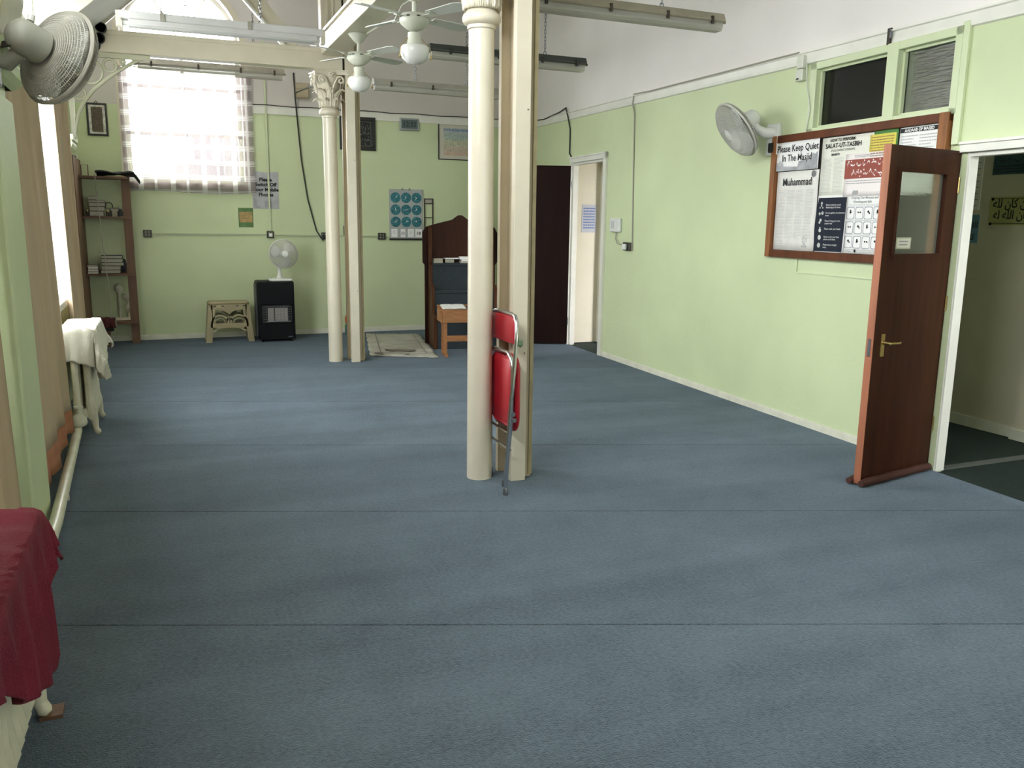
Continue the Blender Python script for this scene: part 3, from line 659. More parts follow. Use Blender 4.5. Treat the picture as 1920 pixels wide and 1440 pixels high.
t = MB(); t.box((1.585, -3, 3.10), (1.80, 8.86, 3.30)); t.box((1.565, -3, 3.27), (1.585, 8.86, 3.30)); t.build('beam', M['cream'], bevel=.006, **ST)
# near wall post and brace of the next truss, above the left pilaster
t = thing('timber_brace', (-.68, 4.46, 2.2), 'olive painted timber brace rising from the near left pilaster behind the wall fan', 'timber brace')
q = MB(); q.box((XL, 4.22, 2.222), (-.58, 4.66, 2.4)); q.build('wall_block', M['olive'], t)
q = MB(); q.prism([(XL, 2.24), (-.560, 2.24), (-.512, 2.44), (-.47, 2.97), (XL, 2.97)], .50, Matrix(((1, 0, 0, 0), (0, 0, -1, 4.66), (0, 1, 0, 0), (0, 0, 0, 1)))); q.build('brace', M['olive'], t, bevel=.01)
t = MB(); t.box((XL, 4.42, 2.972), (1.80, 4.68, 3.165)); t.build('beam.001', M['cream'], bevel=.006, **ST)
# twin alarm sounders on the beam end
for k, (x, z, lb) in enumerate(((-.375, 3.165, 'upper black floodlight on the left end of the tie beam'), (-.395, 3.075, 'lower black floodlight on the left end of the tie beam'))):
    t = thing('floodlight', (x, 8.87, z), lb, 'floodlight', 'small black floodlights on the tie beam')
    q = MB(); Mx = Matrix.Translation((x, 8.885, z)) @ Matrix.Rotation(PI/2, 4, 'X'); q.lathe([(.02, 0), (.045, .01), (.048, .05), (.040, .055), (.034, .04)], (0, 0, 0), 16, Mx); q.build('housing', M['black'], t, smooth=True)
    q = MB(); q.lathe([(.0, .041), (.034, .041)], (0, 0, 0), 16, Mx); q.build('lens', M['lcd'], t)
    if k: q = MB(); q.tube([(x, 8.88, z-.04), (x-.01, 8.885, z-.08), (x-.035, 8.89, z-.11)], .008, 5); q.build('cable', M['cable'], t)

# ================================================================ hanging light fittings
def chain(q, x, y, z0, z1):
    n = int((z1-z0)/.030); 
    for i in range(n):
        zc = z0+.015+i*.030; P = []
        for k in range(8):
            a = k*PI/4; u, w = .0085*math.sin(a), .020*math.cos(a); P.append((x+u, y, zc+w) if i % 2 else (x, y+u, zc+w))
        q.tube(P, .0028, 4, closed=True)
def fitting(x0, x1, y, zb, style, chains, label, ztop, yaw=0.):
    t = thing('tube_light', ((x0+x1)/2, y, zb), label, 'strip light', 'fluorescent light fittings hanging on chains')
    c = Vector(((x0+x1)/2, y, zb)); RM = Matrix.Translation(c) @ Matrix.Rotation(yaw, 4, 'Z') @ Matrix.Translation(-c)
    hw = (x1-x0)/2; ym = y; body = {'brown': 'fixbrown', 'dark': 'fixdark', 'grimy': 'fixdirty', 'batten': 'fixwhite', 'grey': 'fixdirty'}[style]
    def ex(profile, a, b, name, m, smooth=False):
        q = MB(RM); n = len(profile)
        q.add([(a, ym+p[0], zb+p[1]) for p in profile]+[(b, ym+p[0], zb+p[1]) for p in profile], [(i, (i+1) % n, n+(i+1) % n, n+i) for i in range(n)]+[tuple(range(n)), tuple(range(2*n-1, n-1, -1))])
        return q.build(name, M[m], t, smooth=smooth)
    if style != 'batten':
        ex([(-.055, .045), (-.062, .052), (-.062, .060), (-.040, .105), (.040, .105), (.062, .060), (.062, .052), (.055, .045)], x0, x1, 'body', body)
        ex([(-.052, .045), (-.048, .012), (-.035, -.005), (.035, -.005), (.048, .012), (.052, .045)], x0+.012, x1-.012, 'diffuser', 'diffuser')
        q = MB(RM); q.cyl((x0+.05, ym, zb+.022), (x1-.05, ym, zb+.022), .013, 10); q.build('tube', M['white'], t, smooth=True)
        for i, xx in enumerate([x0+(x1-x0)*f for f in (.12, .42, .70, .93)]):
            for sy in (-.068, .054): q = MB(RM); q.box((xx-.009, ym+sy, zb+.030), (xx+.009, ym+sy+.014, zb+.078)); q.build('clip', M['brownpost'] if style in ('brown', 'grimy', 'grey') else M['black'], t)
        q = MB(RM); q.cyl((x1, ym-.03, zb+.052), (x1+.018, ym-.03, zb+.052), .010, 8); q.build('gland', M[body], t)
    else:
        ex([(-.030, .055), (-.035, .062), (-.035, .105), (-.030, .112), (.030, .112), (.035, .105), (.035, .062), (.030, .055)], x0, x1, 'body', body)
        q = MB(RM); q.cyl((x0+.02, ym, zb+.030), (x1-.02, ym, zb+.030), .019, 14); q.build('tube', M['globe'], t, smooth=True)
        ex([(-.075, .012), (-.045, .052), (.045, .052), (.075, .012), (.073, .010), (.044, .049), (-.044, .049), (-.073, .010)], x0+.06, x1-.05, 'reflector', 'fixwhite')
        for xx in (x0-.02, x1-.015):
            q = MB(RM); q.box((xx, ym-.033, zb+.0), (xx+.035, ym+.033, zb+.110)); q.build('end_cap', M['cream'], t, bevel=.004)
        for xx in (x0+.28, x0+.9): q = MB(RM); q.box((xx, ym-.04, zb+.055), (xx+.03, ym+.04, zb+.116)); q.build('strap', M['fixdirty'], t)
    for xx in chains:
        p = RM @ Vector((xx, ym, zb)); q = MB()
        q.tube([(p.x+.014*math.cos(a), p.y, zb+.122+.014*math.sin(a)) for a in [i*PI/5-.6 for i in range(8)]], .003, 5)
        chain(q, p.x, p.y, zb+.13, ztop); q.build('chain', M['steel'], t)
    return t
fitting(2.12, 3.64, 5.14, 2.80, 'brown', (3.17, 2.45), 'nearest brown topped strip light at the upper right of the room', ZC)
fitting(2.09, 3.50, 6.90, 2.79, 'dark', (2.44, 3.125), 'black topped strip light hanging right of the ceiling fans', ZC, .012)
fitting(2.10, 3.60, 8.92, 2.81, 'grimy', (2.56, 3.13), 'grimy farthest strip light hanging on the right side under the black topped one', ZC, .05)
fitting(-.18, 1.29, 7.15, 2.865, 'batten', (.82, .28), 'white batten strip light hanging in front of the tie beam in the left bay', 4.45)
fitting(-.15, 1.29, 9.40, 2.915, 'grey', (.145, 1.0), 'grey strip light hanging behind the tie beam just above the plaid net curtain', 4.6, .015)

# ================================================================ ceiling fans
def ceiling_fan(x, y, z, phi, label, ztop=3.10):
    t = thing('ceiling_fan', (x, y, z), label, 'ceiling fan', 'white ceiling fans with globe lamps')
    q = MB(); q.lathe([(.025, z+.10), (.040, z+.115), (.085, z+.165), (.092, z+.185), (.092, ztop)] if ztop < z+.3 else [(.03, ztop-.09), (.08, ztop-.03), (.09, ztop)], (x, y, 0), 24); q.build('canopy', M['ivory'], t, smooth=True)
    q = MB(); q.cyl((x, y, z+.02), (x, y, ztop-.06), .016, 12); q.build('down_rod', M['ivory'], t, smooth=True)
    q = MB(); q.lathe([(.03, z+.025), (.088, z+.018), (.102, z+.0), (.104, z-.025), (.096, z-.045), (.060, z-.075), (.030, z-.088), (.0, z-.090)], (x, y, 0), 32); q.build('motor_housing', M['ivory'], t, smooth=True)
    q = MB()
    for k in range(18):
        a = k*PI/9; 
        if k % 2: q.box((-.012, .1025, -.004), (.012, .1045, .004), Matrix.Translation((x, y, z-.008)) @ Matrix.Rotation(a, 4, 'Z'))
    q.build('vent_slots', M['black'], t)
    q = MB(); q.lathe([(.0, z-.10), (.046, z-.102), (.048, z-.15), (.056, z-.185), (.050, z-.19)], (x, y, 0), 20); q.build('lamp_holder', M['ivory'], t, smooth=True)
    q = MB(); q.lathe([(.05, z-.184), (.094, z-.190), (.102, z-.205), (.100, z-.235), (.085, z-.275), (.055, z-.302), (.0, z-.312)], (x, y, 0), 32); q.build('glass_globe', M['globe'], t, smooth=True)
    q = MB()
    for dx in (-.06, .06):
        q.tube([(x+dx*.8, y-.01, z-.14), (x+dx*1.75, y-.02, z-.2), (x+dx*1.85, y-.02, z-.25)], .0025, 4); q.lathe([(0, 0), (.009, .008), (.005, .026), (0, .028)], (x+dx*1.85, y-.02, z-.278), 8)
    q.build('pull_cord', M['brass'], t)
    for k in range(4):
        R_ = Matrix.Translation((x, y, z)) @ Matrix.Rotation(phi+k*PI/2, 4, 'Z') @ Matrix.Rotation(math.radians(-11), 4, 'X')
        q = MB(); q.box((.08, -.018, -.012), (.17, .018, -.006), R_); q.box((.15, -.035, -.006), (.20, .035, -.003), R_); a = q.build('blade_arm', M['ivory'], t)
        q = MB(); q.prism([(.155, -.042), (.44, -.062), (.492, -.045), (.50, .0), (.492, .045), (.44, .062), (.155, .042)], .006, R_); q.build('blade', M['white'], t)
    return t
ceiling_fan(1.72, 7.78, 2.925, math.radians(28), 'far white ceiling fan with a round glass globe, right of the leafy capital')
ceiling_fan(1.72, 6.00, 2.880, math.radians(25), 'near white ceiling fan with a globe lamp and hanging pull cords')
q = MB(); q.tube([(1.78, 7.72, 3.098), (1.80, 7.2, 3.085), (1.815, 6.9, 3.05), (1.80, 6.6, 3.098), (1.82, 6.35, 3.10), (1.86, 6.1, 3.32)], .007, 5)
tag(q.build('flex_cord', M['ivory'], smooth=True), 'white flex running along the beam between the two ceiling fans', 'cable')

# ================================================================ wall and desk fans
def fan_head(t, c, nrm, R_, wire='wire', motor_len=.16, dense=True, nblade=3, wires=120, body='white'):
    n = Vector(nrm).normalized(); u = n.cross(Vector((0, 0, 1))).normalized(); v = u.cross(n)
    Mx = Matrix(((u.x, v.x, n.x, c[0]), (u.y, v.y, n.y, c[1]), (u.z, v.z, n.z, c[2]), (0, 0, 0, 1)))
    def front(r): return .075*math.sqrt(max(0, 1-(r/R_)**2.4))+.012
    def back(r): return -.055*math.sqrt(max(0, 1-(r/R_)**3))-.004
    for name, f, n_ in (('front_guard', front, wires), ('rear_guard', back, wires)):
        q = MB(Mx)
        for k in range(n_):
            a = 2*PI*k/n_; q.tube([(r*math.cos(a+.25*(1-r/R_)), r*math.sin(a+.25*(1-r/R_)), f(r)) for r in (R_*.24, R_*.55, R_*.8, R_*.93, R_*.99)], R_*.0105 if dense else .0018, 3, caps=False)
        for r in [R_*(.24+.055*i) for i in range(14)]: q.tube([(r*math.cos(i*PI/18), r*math.sin(i*PI/18), f(r)) for i in range(36)], .0018, 3, closed=True)
        q.build(name, M[wire], t, kind='stuff') if False else q.build(name, M[wire], t)
    q = MB(Mx); q.tube([(R_*math.cos(i*PI/24), R_*math.sin(i*PI/24), .004) for i in range(48)], .009, 6, closed=True); q.build('rim', M[wire], t, smooth=True)
    q = MB(Mx); q.lathe([(0, front(0)+.004), (R_*.18, front(0)), (R_*.25, front(0)-.008), (R_*.25, front(0)-.012)], (0, 0, 0), 24); q.build('badge_disc', M['white'], t, smooth=True)
    q = MB(Mx); q.lathe([(.0, -.03), (.032, -.03), (.034, .03), (.02, .045), (0, .048)], (0, 0, 0), 16)
    q.build('hub', M['white'], t, smooth=True)
    for b in range(nblade):
        q = MB(Mx)
        def fn(s, w):
            r = .03+(R_*.88-.03)*s; a = b*2*PI/nblade+(w-.5)*(.55+.75*math.sin(PI*min(1, s*.9)))+.35*s; return (r*math.cos(a), r*math.sin(a), .03*(w-.5)+.0)
        q.grid(fn, 8, 6); q.build('blade', M['white'], t, smooth=True, thick=.003)
    q = MB(Mx); L_ = motor_len; q.lathe([(0, -L_-.05), (.040, -L_-.045), (.062, -L_-.025), (.068, -L_), (.070, -.075), (.055, -.062), (0, -.06)], (0, 0, 0), 24); q.build('motor_housing', M[body], t, smooth=True)
    return Mx
t = thing('wall_fan', (-.60, 4.10, 2.15), 'white wall fan seen from behind high on the left pilaster', 'wall fan', 'white oscillating wall fans')
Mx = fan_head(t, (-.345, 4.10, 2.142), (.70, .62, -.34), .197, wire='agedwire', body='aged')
q = MB(Mx); q.box((-.064, -.035, -.19), (-.0, -.06, -.185)); q.build('vent_strip', M['dark'], t)
q = MB(Mx); q.cyl((.0, .075, -.14), (.0, .10, -.14), .014, 10); q.build('oscillation_knob', M['white'], t)
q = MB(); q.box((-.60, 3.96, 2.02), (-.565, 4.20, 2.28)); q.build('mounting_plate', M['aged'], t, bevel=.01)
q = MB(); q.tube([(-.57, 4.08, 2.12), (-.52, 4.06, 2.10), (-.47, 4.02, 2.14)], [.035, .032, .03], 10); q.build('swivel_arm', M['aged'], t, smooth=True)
q = MB(); q.tube([(-.575, 4.17, 2.03), (-.59, 4.19, 1.95), (-.597, 4.21, 1.85)], .005, 5); q.build('cord', M['cable'], t)

fy = 5.50; wx = wallx(fy)
t = thing('wall_fan', (wx, fy, 2.15), 'white wall fan facing down on the green wall left of the notice board', 'wall fan', 'white oscillating wall fans')
Mx = fan_head(t, (4.19, 5.62, 2.225), (-.76, .18, -.56), .225, motor_len=.15)
q = MB(MW); q.box((5.44, 0, 2.03), (5.58, .045, 2.27)); q.build('mounting_plate', M['white'], t, bevel=.012)
q = MB(); q.tube([(wx-.02, 5.50, 2.20), (wx-.10, 5.53, 2.20), (4.33, 5.56, 2.23), (4.31, 5.58, 2.27)], [.045, .040, .036, .036], 12); q.build('swivel_arm', M['white'], t, smooth=True)
q = MB(MW); q.prism([(5.485, 2.05), (5.53, 2.05), (5.54, 2.065), (5.54, 2.125), (5.475, 2.125), (5.475, 2.065)], .004, Matrix(((1, 0, 0, 0), (0, 0, 1, .0455), (0, 1, 0, 0), (0, 0, 0, 1)))); q.build('switch_panel', M['black'], t)
q = MB(Mx); q.box((-.02, .069, -.10), (.02, .085, -.06)); q.build('oscillation_knob', M['black'], t)

# ================================================================ gas heater, desk fan, step stool on the back wall side
t = thing('gas_heater', (1.28, 10.85, 0), 'black cabinet gas heater standing against the green back wall', 'heater')
hx0, hx1, hy0, hy1 = 1.055, 1.50, 10.68, 11.05
q = MB(); q.bev((hx0, hy0+.03, .03), (hx1, hy1, .745), .02); q.build('cabinet', M['heater'], t)
q = MB(); q.box((hx0-.008, hy0+.10, .06), (hx0, hy1-.02, .70)); q.build('side_panel', M['heatside'], t)
for za, zb in ((.46, .735), (.03, .225)): q = MB(); q.box((hx0+.01, hy0, za), (hx1-.01, hy0+.03, zb)); q.build('front_panel', M['heater'], t, bevel=.006)
q = MB(); q.box((hx0+.06, hy0+.012, .235), (hx1-.06, hy0+.03, .455)); q.build('recess', M['black'], t)
for a in range(2):
    q = MB(); x = hx0+.115+a*.085; w = .075 if a == 0 else .15; q.box((x, hy0+.002, .262), (x+w, hy0+.012, .420)); q.build('radiant_plaque', M['plaque'], t)
q = MB()
for i in range(7): q.box((hx0+.05, hy0-.012, .25+i*.031), (hx1-.05, hy0-.009, .253+i*.031))
for i in range(9): q.box((hx0+.05+i*.043, hy0-.012, .25), (hx0+.053+i*.043, hy0-.009, .44))
q.build('wire_grille', M['steel'], t)
q = MB(); q.box((hx0+.10, hy0-.016, .252), (hx1-.06, hy0-.006, .262)); q.build('chrome_bar', M['chrome'], t)
q = MB(); q.prism([(.345, .062), (.37, .072), (.41, .070), (.405, .058), (.36, .054)], .004, Matrix(((1, 0, 0, hx0), (0, 0, -1, hy0), (0, 1, 0, 0), (0, 0, 0, 1)))); q.build('badge', M['chrome'], t)
for x in (hx0+.05, hx1-.05):
    for y in (hy0+.06, hy1-.05): q = MB(); q.cyl((x-.012, y, .016), (x+.012, y, .016), .016, 12); q.build('castor', M['black'], t)
t = thing('desk_fan', (1.36, 10.80, .745), 'white desk fan standing on top of the black gas heater', 'desk fan')
q = MB(); q.bev((1.21, 10.71, .745), (1.49, 10.93, .775), .02); q.build('base', M['white'], t)
q = MB(); q.lathe([(.045, .77), (.030, .80), (.022, .84), (.024, .92), (.03, .95)], (1.345, 10.83, 0), 14); q.build('stem', M['white'], t, smooth=True)
fan_head(t, (1.395, 10.79, 1.075), (.12, -.98, .06), .172, motor_len=.10, dense=False, wires=54)
t = thing('step_stool', (.73, 10.9, 0), 'beige plastic step stool with pierced arches left of the gas heater', 'stool')
q = MB(); q.bev((.485, 10.85, .46), (.975, 11.10, .495), .02); q.build('top', M['stool'], t)
q = MB()
for x in (.55, .64, .81, .89): q = MB(); q.box((x, 10.838, .438), (x+.03, 10.85, .452)); q.build('slot', M['black'], t)
for yy_, nm in ((10.84, 'front_frame'), (11.09, 'rear_frame')):
    q = MB(); T = lambda x, z: (x, yy_, z); P3 = Matrix(((1, 0, 0, 0), (0, 0, 1, yy_), (0, 1, 0, 0), (0, 0, 0, 1)))
    def arc(cx, cz, r, a0, a1, w, n_=10, sq=1.):
        for i in range(n_):
            a, b = a0+(a1-a0)*i/n_, a0+(a1-a0)*(i+1)/n_
            q.prism([(cx+r*math.cos(a), cz+r*math.sin(a)*sq), (cx+r*math.cos(b), cz+r*math.sin(b)*sq), (cx+(r+w)*math.cos(b), cz+(r+w)*math.sin(b)*sq), (cx+(r+w)*math.cos(a), cz+(r+w)*math.sin(a)*sq)], .018, P3)
    q.prism([(.445, 0), (.515, 0), (.53, .12), (.54, .46), (.49, .46)], .02, P3); q.prism([(1.015, 0), (.945, 0), (.93, .12), (.92, .46), (.97, .46)], .02, P3)
    q.box((.52, yy_, .40), (.94, yy_+.018, .462)); q.box((.51, yy_, .185), (.95, yy_+.02, .235)); q.box((.56, yy_-.004, .175), (.90, yy_+.02, .19))
    arc(.62, .235, .085, 0, PI, .022); arc(.84, .235, .085, 0, PI, .022); arc(.62, .235, .055, 0, PI, .012); arc(.84, .235, .055, 0, PI, .012)
    arc(.62, .235, .135, .05, PI*.5, .018); arc(.84, .235, .135, PI*.5, PI*.95, .018)
    q.prism([(.60, .40), (.73, .33), (.86, .40)], .018, P3); q.prism([(.53, .235), (.55, .235), (.57, .40), (.53, .40)], .018, P3); q.prism([(.91, .235), (.93, .235), (.93, .40), (.89, .40)], .018, P3)
    arc(.73, .10, .19, .35, PI-.35, .03, 12, .42)
    q.build(nm, M['stool'], t)
for x in (.49, .945):
    q = MB(); q.box((x, 10.86, .20), (x+.025, 11.09, .24)); q.box((x, 10.86, .40), (x+.025, 11.09, .46)); q.build('side_rail', M['stool'], t)

# ================================================================ shelving in the far left corner
t = thing('shelf_unit', (-.55, 11.0, 0), 'brown plank shelving in the far left corner under the small framed picture', 'shelving')
q = MB(); q.box((-.835, 10.42, 0), (-.81, 11.33, 2.14)); q.build('side_board', M['pine'], t)
q = MB(); q.box((-.385, 11.08, 0), (-.29, 11.12, 1.96), Matrix.Translation((0, 11.1, 0)) @ Matrix.Rotation(.0, 4, 'Y') @ Matrix.Translation((0, -11.1, 0))); q.build('upright', M['pine'], t)
for z, y0 in ((1.955, 10.95), (1.50, 11.0), (.845, 10.95), (.27, 11.0)):
    q = MB(); q.box((-.81, y0, z-.025), (-.31, 11.33, z)); q.build('shelf', M['pine'], t)
q = MB(); q.box((-.79, 11.30, .84), (-.31, 11.34, .87)); q.build('batten', M['pine'], t)
q = MB(); q.tube([(-.645, 10.93, 1.98), (-.63, 10.925, 1.5), (-.60, 10.925, .9), (-.585, 10.93, .30)], .006, 5); tag(q.build('string', M['cablegrey']), 'thin grey string hanging down the front of the plank shelving', 'string')
q = MB(); q.grid(lambda u, v: (-.64+.46*u, 10.92+.34*v, 1.995+.012*math.sin(u*9+v*4)-(.09*max(0, u-.86)/.14*(1 if u > .86 else 0))+.012*math.sin(v*11)), 16, 8)
tag(q.build('black_cloth', M['darkcloth'], thick=.012, smooth=True), 'black cloth lying folded on the top shelf by the window', 'cloth')
def book(x0, x1, y0, y1, z0, z1, cover, label, cat='book', grp=None, pages=True, ang=0.):
    t = thing('book', ((x0+x1)/2, (y0+y1)/2, z0), label, cat, grp)
    c = Vector(((x0+x1)/2, (y0+y1)/2, z0)); R_ = Matrix.Translation(c) @ Matrix.Rotation(ang, 4, 'Z') @ Matrix.Translation(-c); e = .004
    q = MB(R_); q.box((x0, y0, z0), (x1, y1, z0+e)); q.box((x0, y0, z1-e), (x1, y1, z1)); q.box((x0, y1-e, z0), (x1, y1, z1)); q.build('cover', M[cover], t)
    q = MB(R_); q.box((x0+.004, y0+.004, z0+e), (x1-.004, y1-e, z1-e)); q.build('pages', M['page'], t)
    return t
zz = .847; G = 'thick books stacked on the middle shelf'
for k, (w, h_, cv, dx, lb) in enumerate(((.21, .040, 'bookgreen', 0, 'bottom book of the stack on the middle shelf'), (.20, .048, 'bookdark', .01, 'second book from the bottom of the stack on the middle shelf'),
                                  (.23, .040, 'bookgreen', .015, 'middle book of the stack on the middle shelf'), (.225, .044, 'bookdark', .01, 'second book from the top of the stack on the middle shelf'), (.22, .034, 'bookdark', .012, 'topmost book of the stack on the middle shelf'))):
    book(-.66+dx, -.66+dx+w, 10.98, 11.20, zz, zz+h_, cv, lb, grp=G, ang=.03*(k % 3-1)); zz += h_
zz = 1.502; G = 'dark books stacked on the upper shelf'
for k, (w, h_, cv, lb) in enumerate(((.15, .060, 'redcloth', 'maroon bottom book of the short dark stack on the upper shelf'), (.16, .05, 'bookdark', 'second book up in the short dark stack on the upper shelf'), (.17, .045, 'bookdark', 'third book up in the short dark stack on the upper shelf'), (.17, .03, 'bookgreen', 'fourth book up in the short dark stack on the upper shelf'), (.08, .045, 'bookdark', 'small top book of the short dark stack on the upper shelf'))):
    book(-.735, -.735+w, 11.02, 11.22, zz, zz+h_, cv, lb, grp=G, ang=.04*(k % 2)); zz += h_
for x, lb in ((-.757, 'gold lidded jar left of the dark books on the upper shelf'), (-.545, 'gold lidded jar right of the dark books on the upper shelf')):
    t = thing('jar', (x, 11.06, 1.502), lb, 'jar', 'small gold lidded jars on the upper shelf')
    q = MB(); q.lathe([(.0, 0), (.018, 0), (.02, .01), (.02, .05), (.016, .056)], (x, 11.06, 1.502), 12); q.build('body', M['brownpost'], t, smooth=True)
    q = MB(); q.lathe([(.019, .056), (.019, .072), (.0, .074)], (x, 11.06, 1.502), 12); q.build('lid', M['brass'], t, smooth=True)
t = thing('plastic_tray', (-.45, 11.12, 1.502), 'pale flat tray leaning at the back of the upper shelf', 'tray')
q = MB(); q.box((-.56, 11.24, 1.502), (-.40, 11.25, 1.60)); q.build('panel', M['hallwall'], t)
q = MB(); q.box((-.56, 11.235, 1.595), (-.40, 11.255, 1.602)); q.build('edge', M['brownpost'], t)
t = thing('cable_loop', (-.53, 11.1, 1.502), 'dark cable loop standing on the upper shelf', 'cable'); q = MB(); q.tube([(-.53+.04*math.cos(a), 11.1, 1.62+.045*math.sin(a)) for a in [i*PI/8-.4 for i in range(12)]], .006, 6); q.build('loop', M['cable'], t); q = MB(); q.lathe([(0, 0), (.02, 0), (.02, .06), (.0, .09)], (-.52, 11.1, 1.502), 10); q.build('plug', M['cable'], t)
t = thing('dark_bottle', (-.41, 11.06, 1.502), 'dark bottle on the right end of the upper shelf', 'bottle'); q = MB(); q.lathe([(0, 0), (.03, 0), (.032, .05), (.015, .08), (.014, .10), (0, .10)], (-.41, 11.03, 1.502), 12); q.build('body', M['bookdark'], t, smooth=True); q = MB(); q.lathe([(.0165, .09), (.0165, .115), (0, .115)], (-.41, 11.03, 1.502), 10); q.build('cap', M['cablegrey'], t)
t = thing('paper_stack', (-.74, 11.1, .847), 'pile of loose pale papers on the middle shelf left of the thick books', 'papers')
zz = .847
for k in range(6): q = MB(); h_ = random.uniform(.012, .02); q.box((-.80+random.uniform(0, .01), 10.97+random.uniform(0, .01), zz), (-.685+random.uniform(-.01, .004), 11.2, zz+h_)); q.build('sheaf', M['page' if k % 2 else 'newsprint'], t); zz += h_
t = thing('purple_pouch', (-.41, 11.1, .847), 'dark grey purple pouch leaning at the right end of the middle shelf', 'pouch'); q = MB(); q.lathe([(0, 0), (.03, .0), (.042, .03), (.040, .10), (.030, .15), (.0, .16)], (-.43, 11.24, .847), 14, None); q.build('body', mat('grey_purple_cloth', (.06, .055, .075), .9, var=.2), t, smooth=True); q = MB(); q.tube([(-.43+.036*math.cos(i*PI/6), 11.24+.034*math.sin(i*PI/6), .985) for i in range(12)], .005, 4, closed=True); q.build('drawstring', M['cable'], t)
# low wooden stool with a rolled maroon cloth
t = thing('low_stool', (-.72, 10.95, 0), 'small brown wooden stool under the shelving, partly behind the white cloth', 'stool')
q = MB(); q.box((-.80, 10.80, .155), (-.60, 10.99, .19)); q.build('seat', M['pine'], t)
for x in (-.79, -.655):
    for y in (10.81, 10.94): q = MB(); q.box((x, y, 0), (x+.045, y+.04, .155)); q.build('leg', M['pine'], t)
q = MB(); q.grid(lambda u, v: (-.80+.26*u, 10.87+(.07+.008*math.sin(u*23))*math.cos(v*2*PI), .275+.0*u+(.083-.02*u+.008*math.sin(u*17+v*9))*math.sin(v*2*PI)), 16, 16)
t = thing('rolled_cloth', (-.67, 10.87, .19), 'rolled maroon cloth lying on the small wooden stool', 'cloth'); q.build('roll', M['redcloth'], t, smooth=True)
q = MB(); q.tube([(-.545+.001, 10.87, .275)]+[(-.54, 10.87+.004*i*math.cos(i*.6), .27+.004*i*math.sin(i*.6)) for i in range(1, 16)], .007, 5); q.build('rolled_end', M['cablegrey'], t)
q = MB(); q.box((-.80, 10.79, .19), (-.56, 10.80, .225)); q.build('dark_band', M['darkcloth'], t)
# pale pipework with valve knobs behind the shelving
t = thing('pipework', (-.48, 11.25, .28), 'pale painted pipework with round valve knobs low on the wall behind the shelving', 'pipes')
for x, z0, z1 in ((-.50, .28, .60), (-.41, .28, .52)):
    q = MB(); q.cyl((x, 11.26, z0), (x, 11.26, z1), .016, 10); q.build('pipe', M['pipe'], t, smooth=True)
for x, z in ((-.50, .655), (-.41, .54), (-.40, .41)):
    q = MB(); q.lathe([(0, -.055), (.03, -.045), (.048, -.01), (.05, .01), (.03, .045), (0, .06)], (x, 11.24, z), 14); q.build('valve_knob', M['pipe'], t, smooth=True)
q = MB(); q.tube([(-.50, 11.26, .58), (-.45, 11.26, .60), (-.41, 11.26, .56)], .010, 8); q.build('elbow', M['pipe'], t, smooth=True)
q = MB(); q.box((-.62, 11.2, .27), (-.35, 11.32, .30)); q.build('foot_block', M['pipe'], t)
t = thing('wire_stand', (-.76, 11.15, 1.955), 'small brown wire plate stand beside the tall shelf board', 'stand')
q = MB(); q.tube([(-.79, 11.1, 1.965), (-.79, 11.1, 2.08), (-.72, 11.1, 2.08), (-.72, 11.1, 1.965)], .006, 5); q.build('loop', M['pine'], t)
q = MB(); q.tube([(-.72, 11.1, 1.962), (-.72, 11.2, 1.962), (-.79, 11.2, 1.962)], .006, 5); q.build('foot', M['pine'], t)
for k, (x, r, m, lb) in enumerate(((-.818, .022, 'brass', 'little brass trinket on top of the tall shelf board'), )):
    t = thing('trinket', (x, 10.9, 2.14), lb, 'trinket'); q = MB(); q.lathe([(0, 0), (r, .002), (r*.5, .02), (r*.8, .035), (0, .05)], (x, 10.9, 2.14), 12); q.build('bell', M['ivory'], t, smooth=True); q = MB(); q.cyl((x-.01, 10.6, 2.148), (x+.01, 10.8, 2.148), .008, 8); q.build('stick', M['bookdark'], t)

# ================================================================ pulpit, lectern, rug, bottle
MM = Matrix.Translation((2.93, 9.50, 0)) @ Matrix.Rotation(math.radians(-9), 4, 'Z')
t = thing('pulpit', (2.905, 9.50, 0), 'dark walnut stepped pulpit with carpeted steps and crested back behind the near column', 'pulpit')
yz = lambda x, th: Matrix(((0, 0, th/abs(th), x), (1, 0, 0, 0), (0, 1, 0, 0), (0, 0, 0, 1)))
sideP = [(0, 0), (0, .36), (.03, .40), (.15, .40), (.17, .44), (.17, .70), (.20, .74), (.33, .74), (.35, .78), (.35, .97), (.39, 1.0), (.39, 1.38), (.44, 1.43), (.50, 1.43), (.50, 0)]
for x in (0, .76): q = MB(MM); q.prism(sideP, .035, yz(x, 1)); q.build('side_panel', M['minbar_edge'], t)
q = MB(MM); crest = [(-.04, .0), (-.04, .97), (-.065, 1.0), (-.065, 1.36), (-.03, 1.425), (.12, 1.47), (.30, 1.515), (.355, 1.555), (.38, 1.57), (.42, 1.57), (.445, 1.555), (.50, 1.515), (.68, 1.47), (.83, 1.425), (.865, 1.36), (.865, 1.0), (.84, .97), (.84, .0)]
q.prism(crest, .03, Matrix(((1, 0, 0, 0), (0, 0, 1, .50), (0, 1, 0, 0), (0, 0, 0, 1)))); q.build('back_panel', M['minbar'], t, bevel=.005)
for y0, y1, z in ((.01, .18, .36), (.18, .34, .68), (.34, .50, 1.0)):
    q = MB(MM); q.box((.035, y0, 0), (.76, .5, z-.012)); q.box((.035, y0-.012, z-.035), (.76, .5, z)); q.build('carpeted_step', M['stepcarpet'], t, bevel=.008)
GB = 'books and papers lying on the pulpit seat'
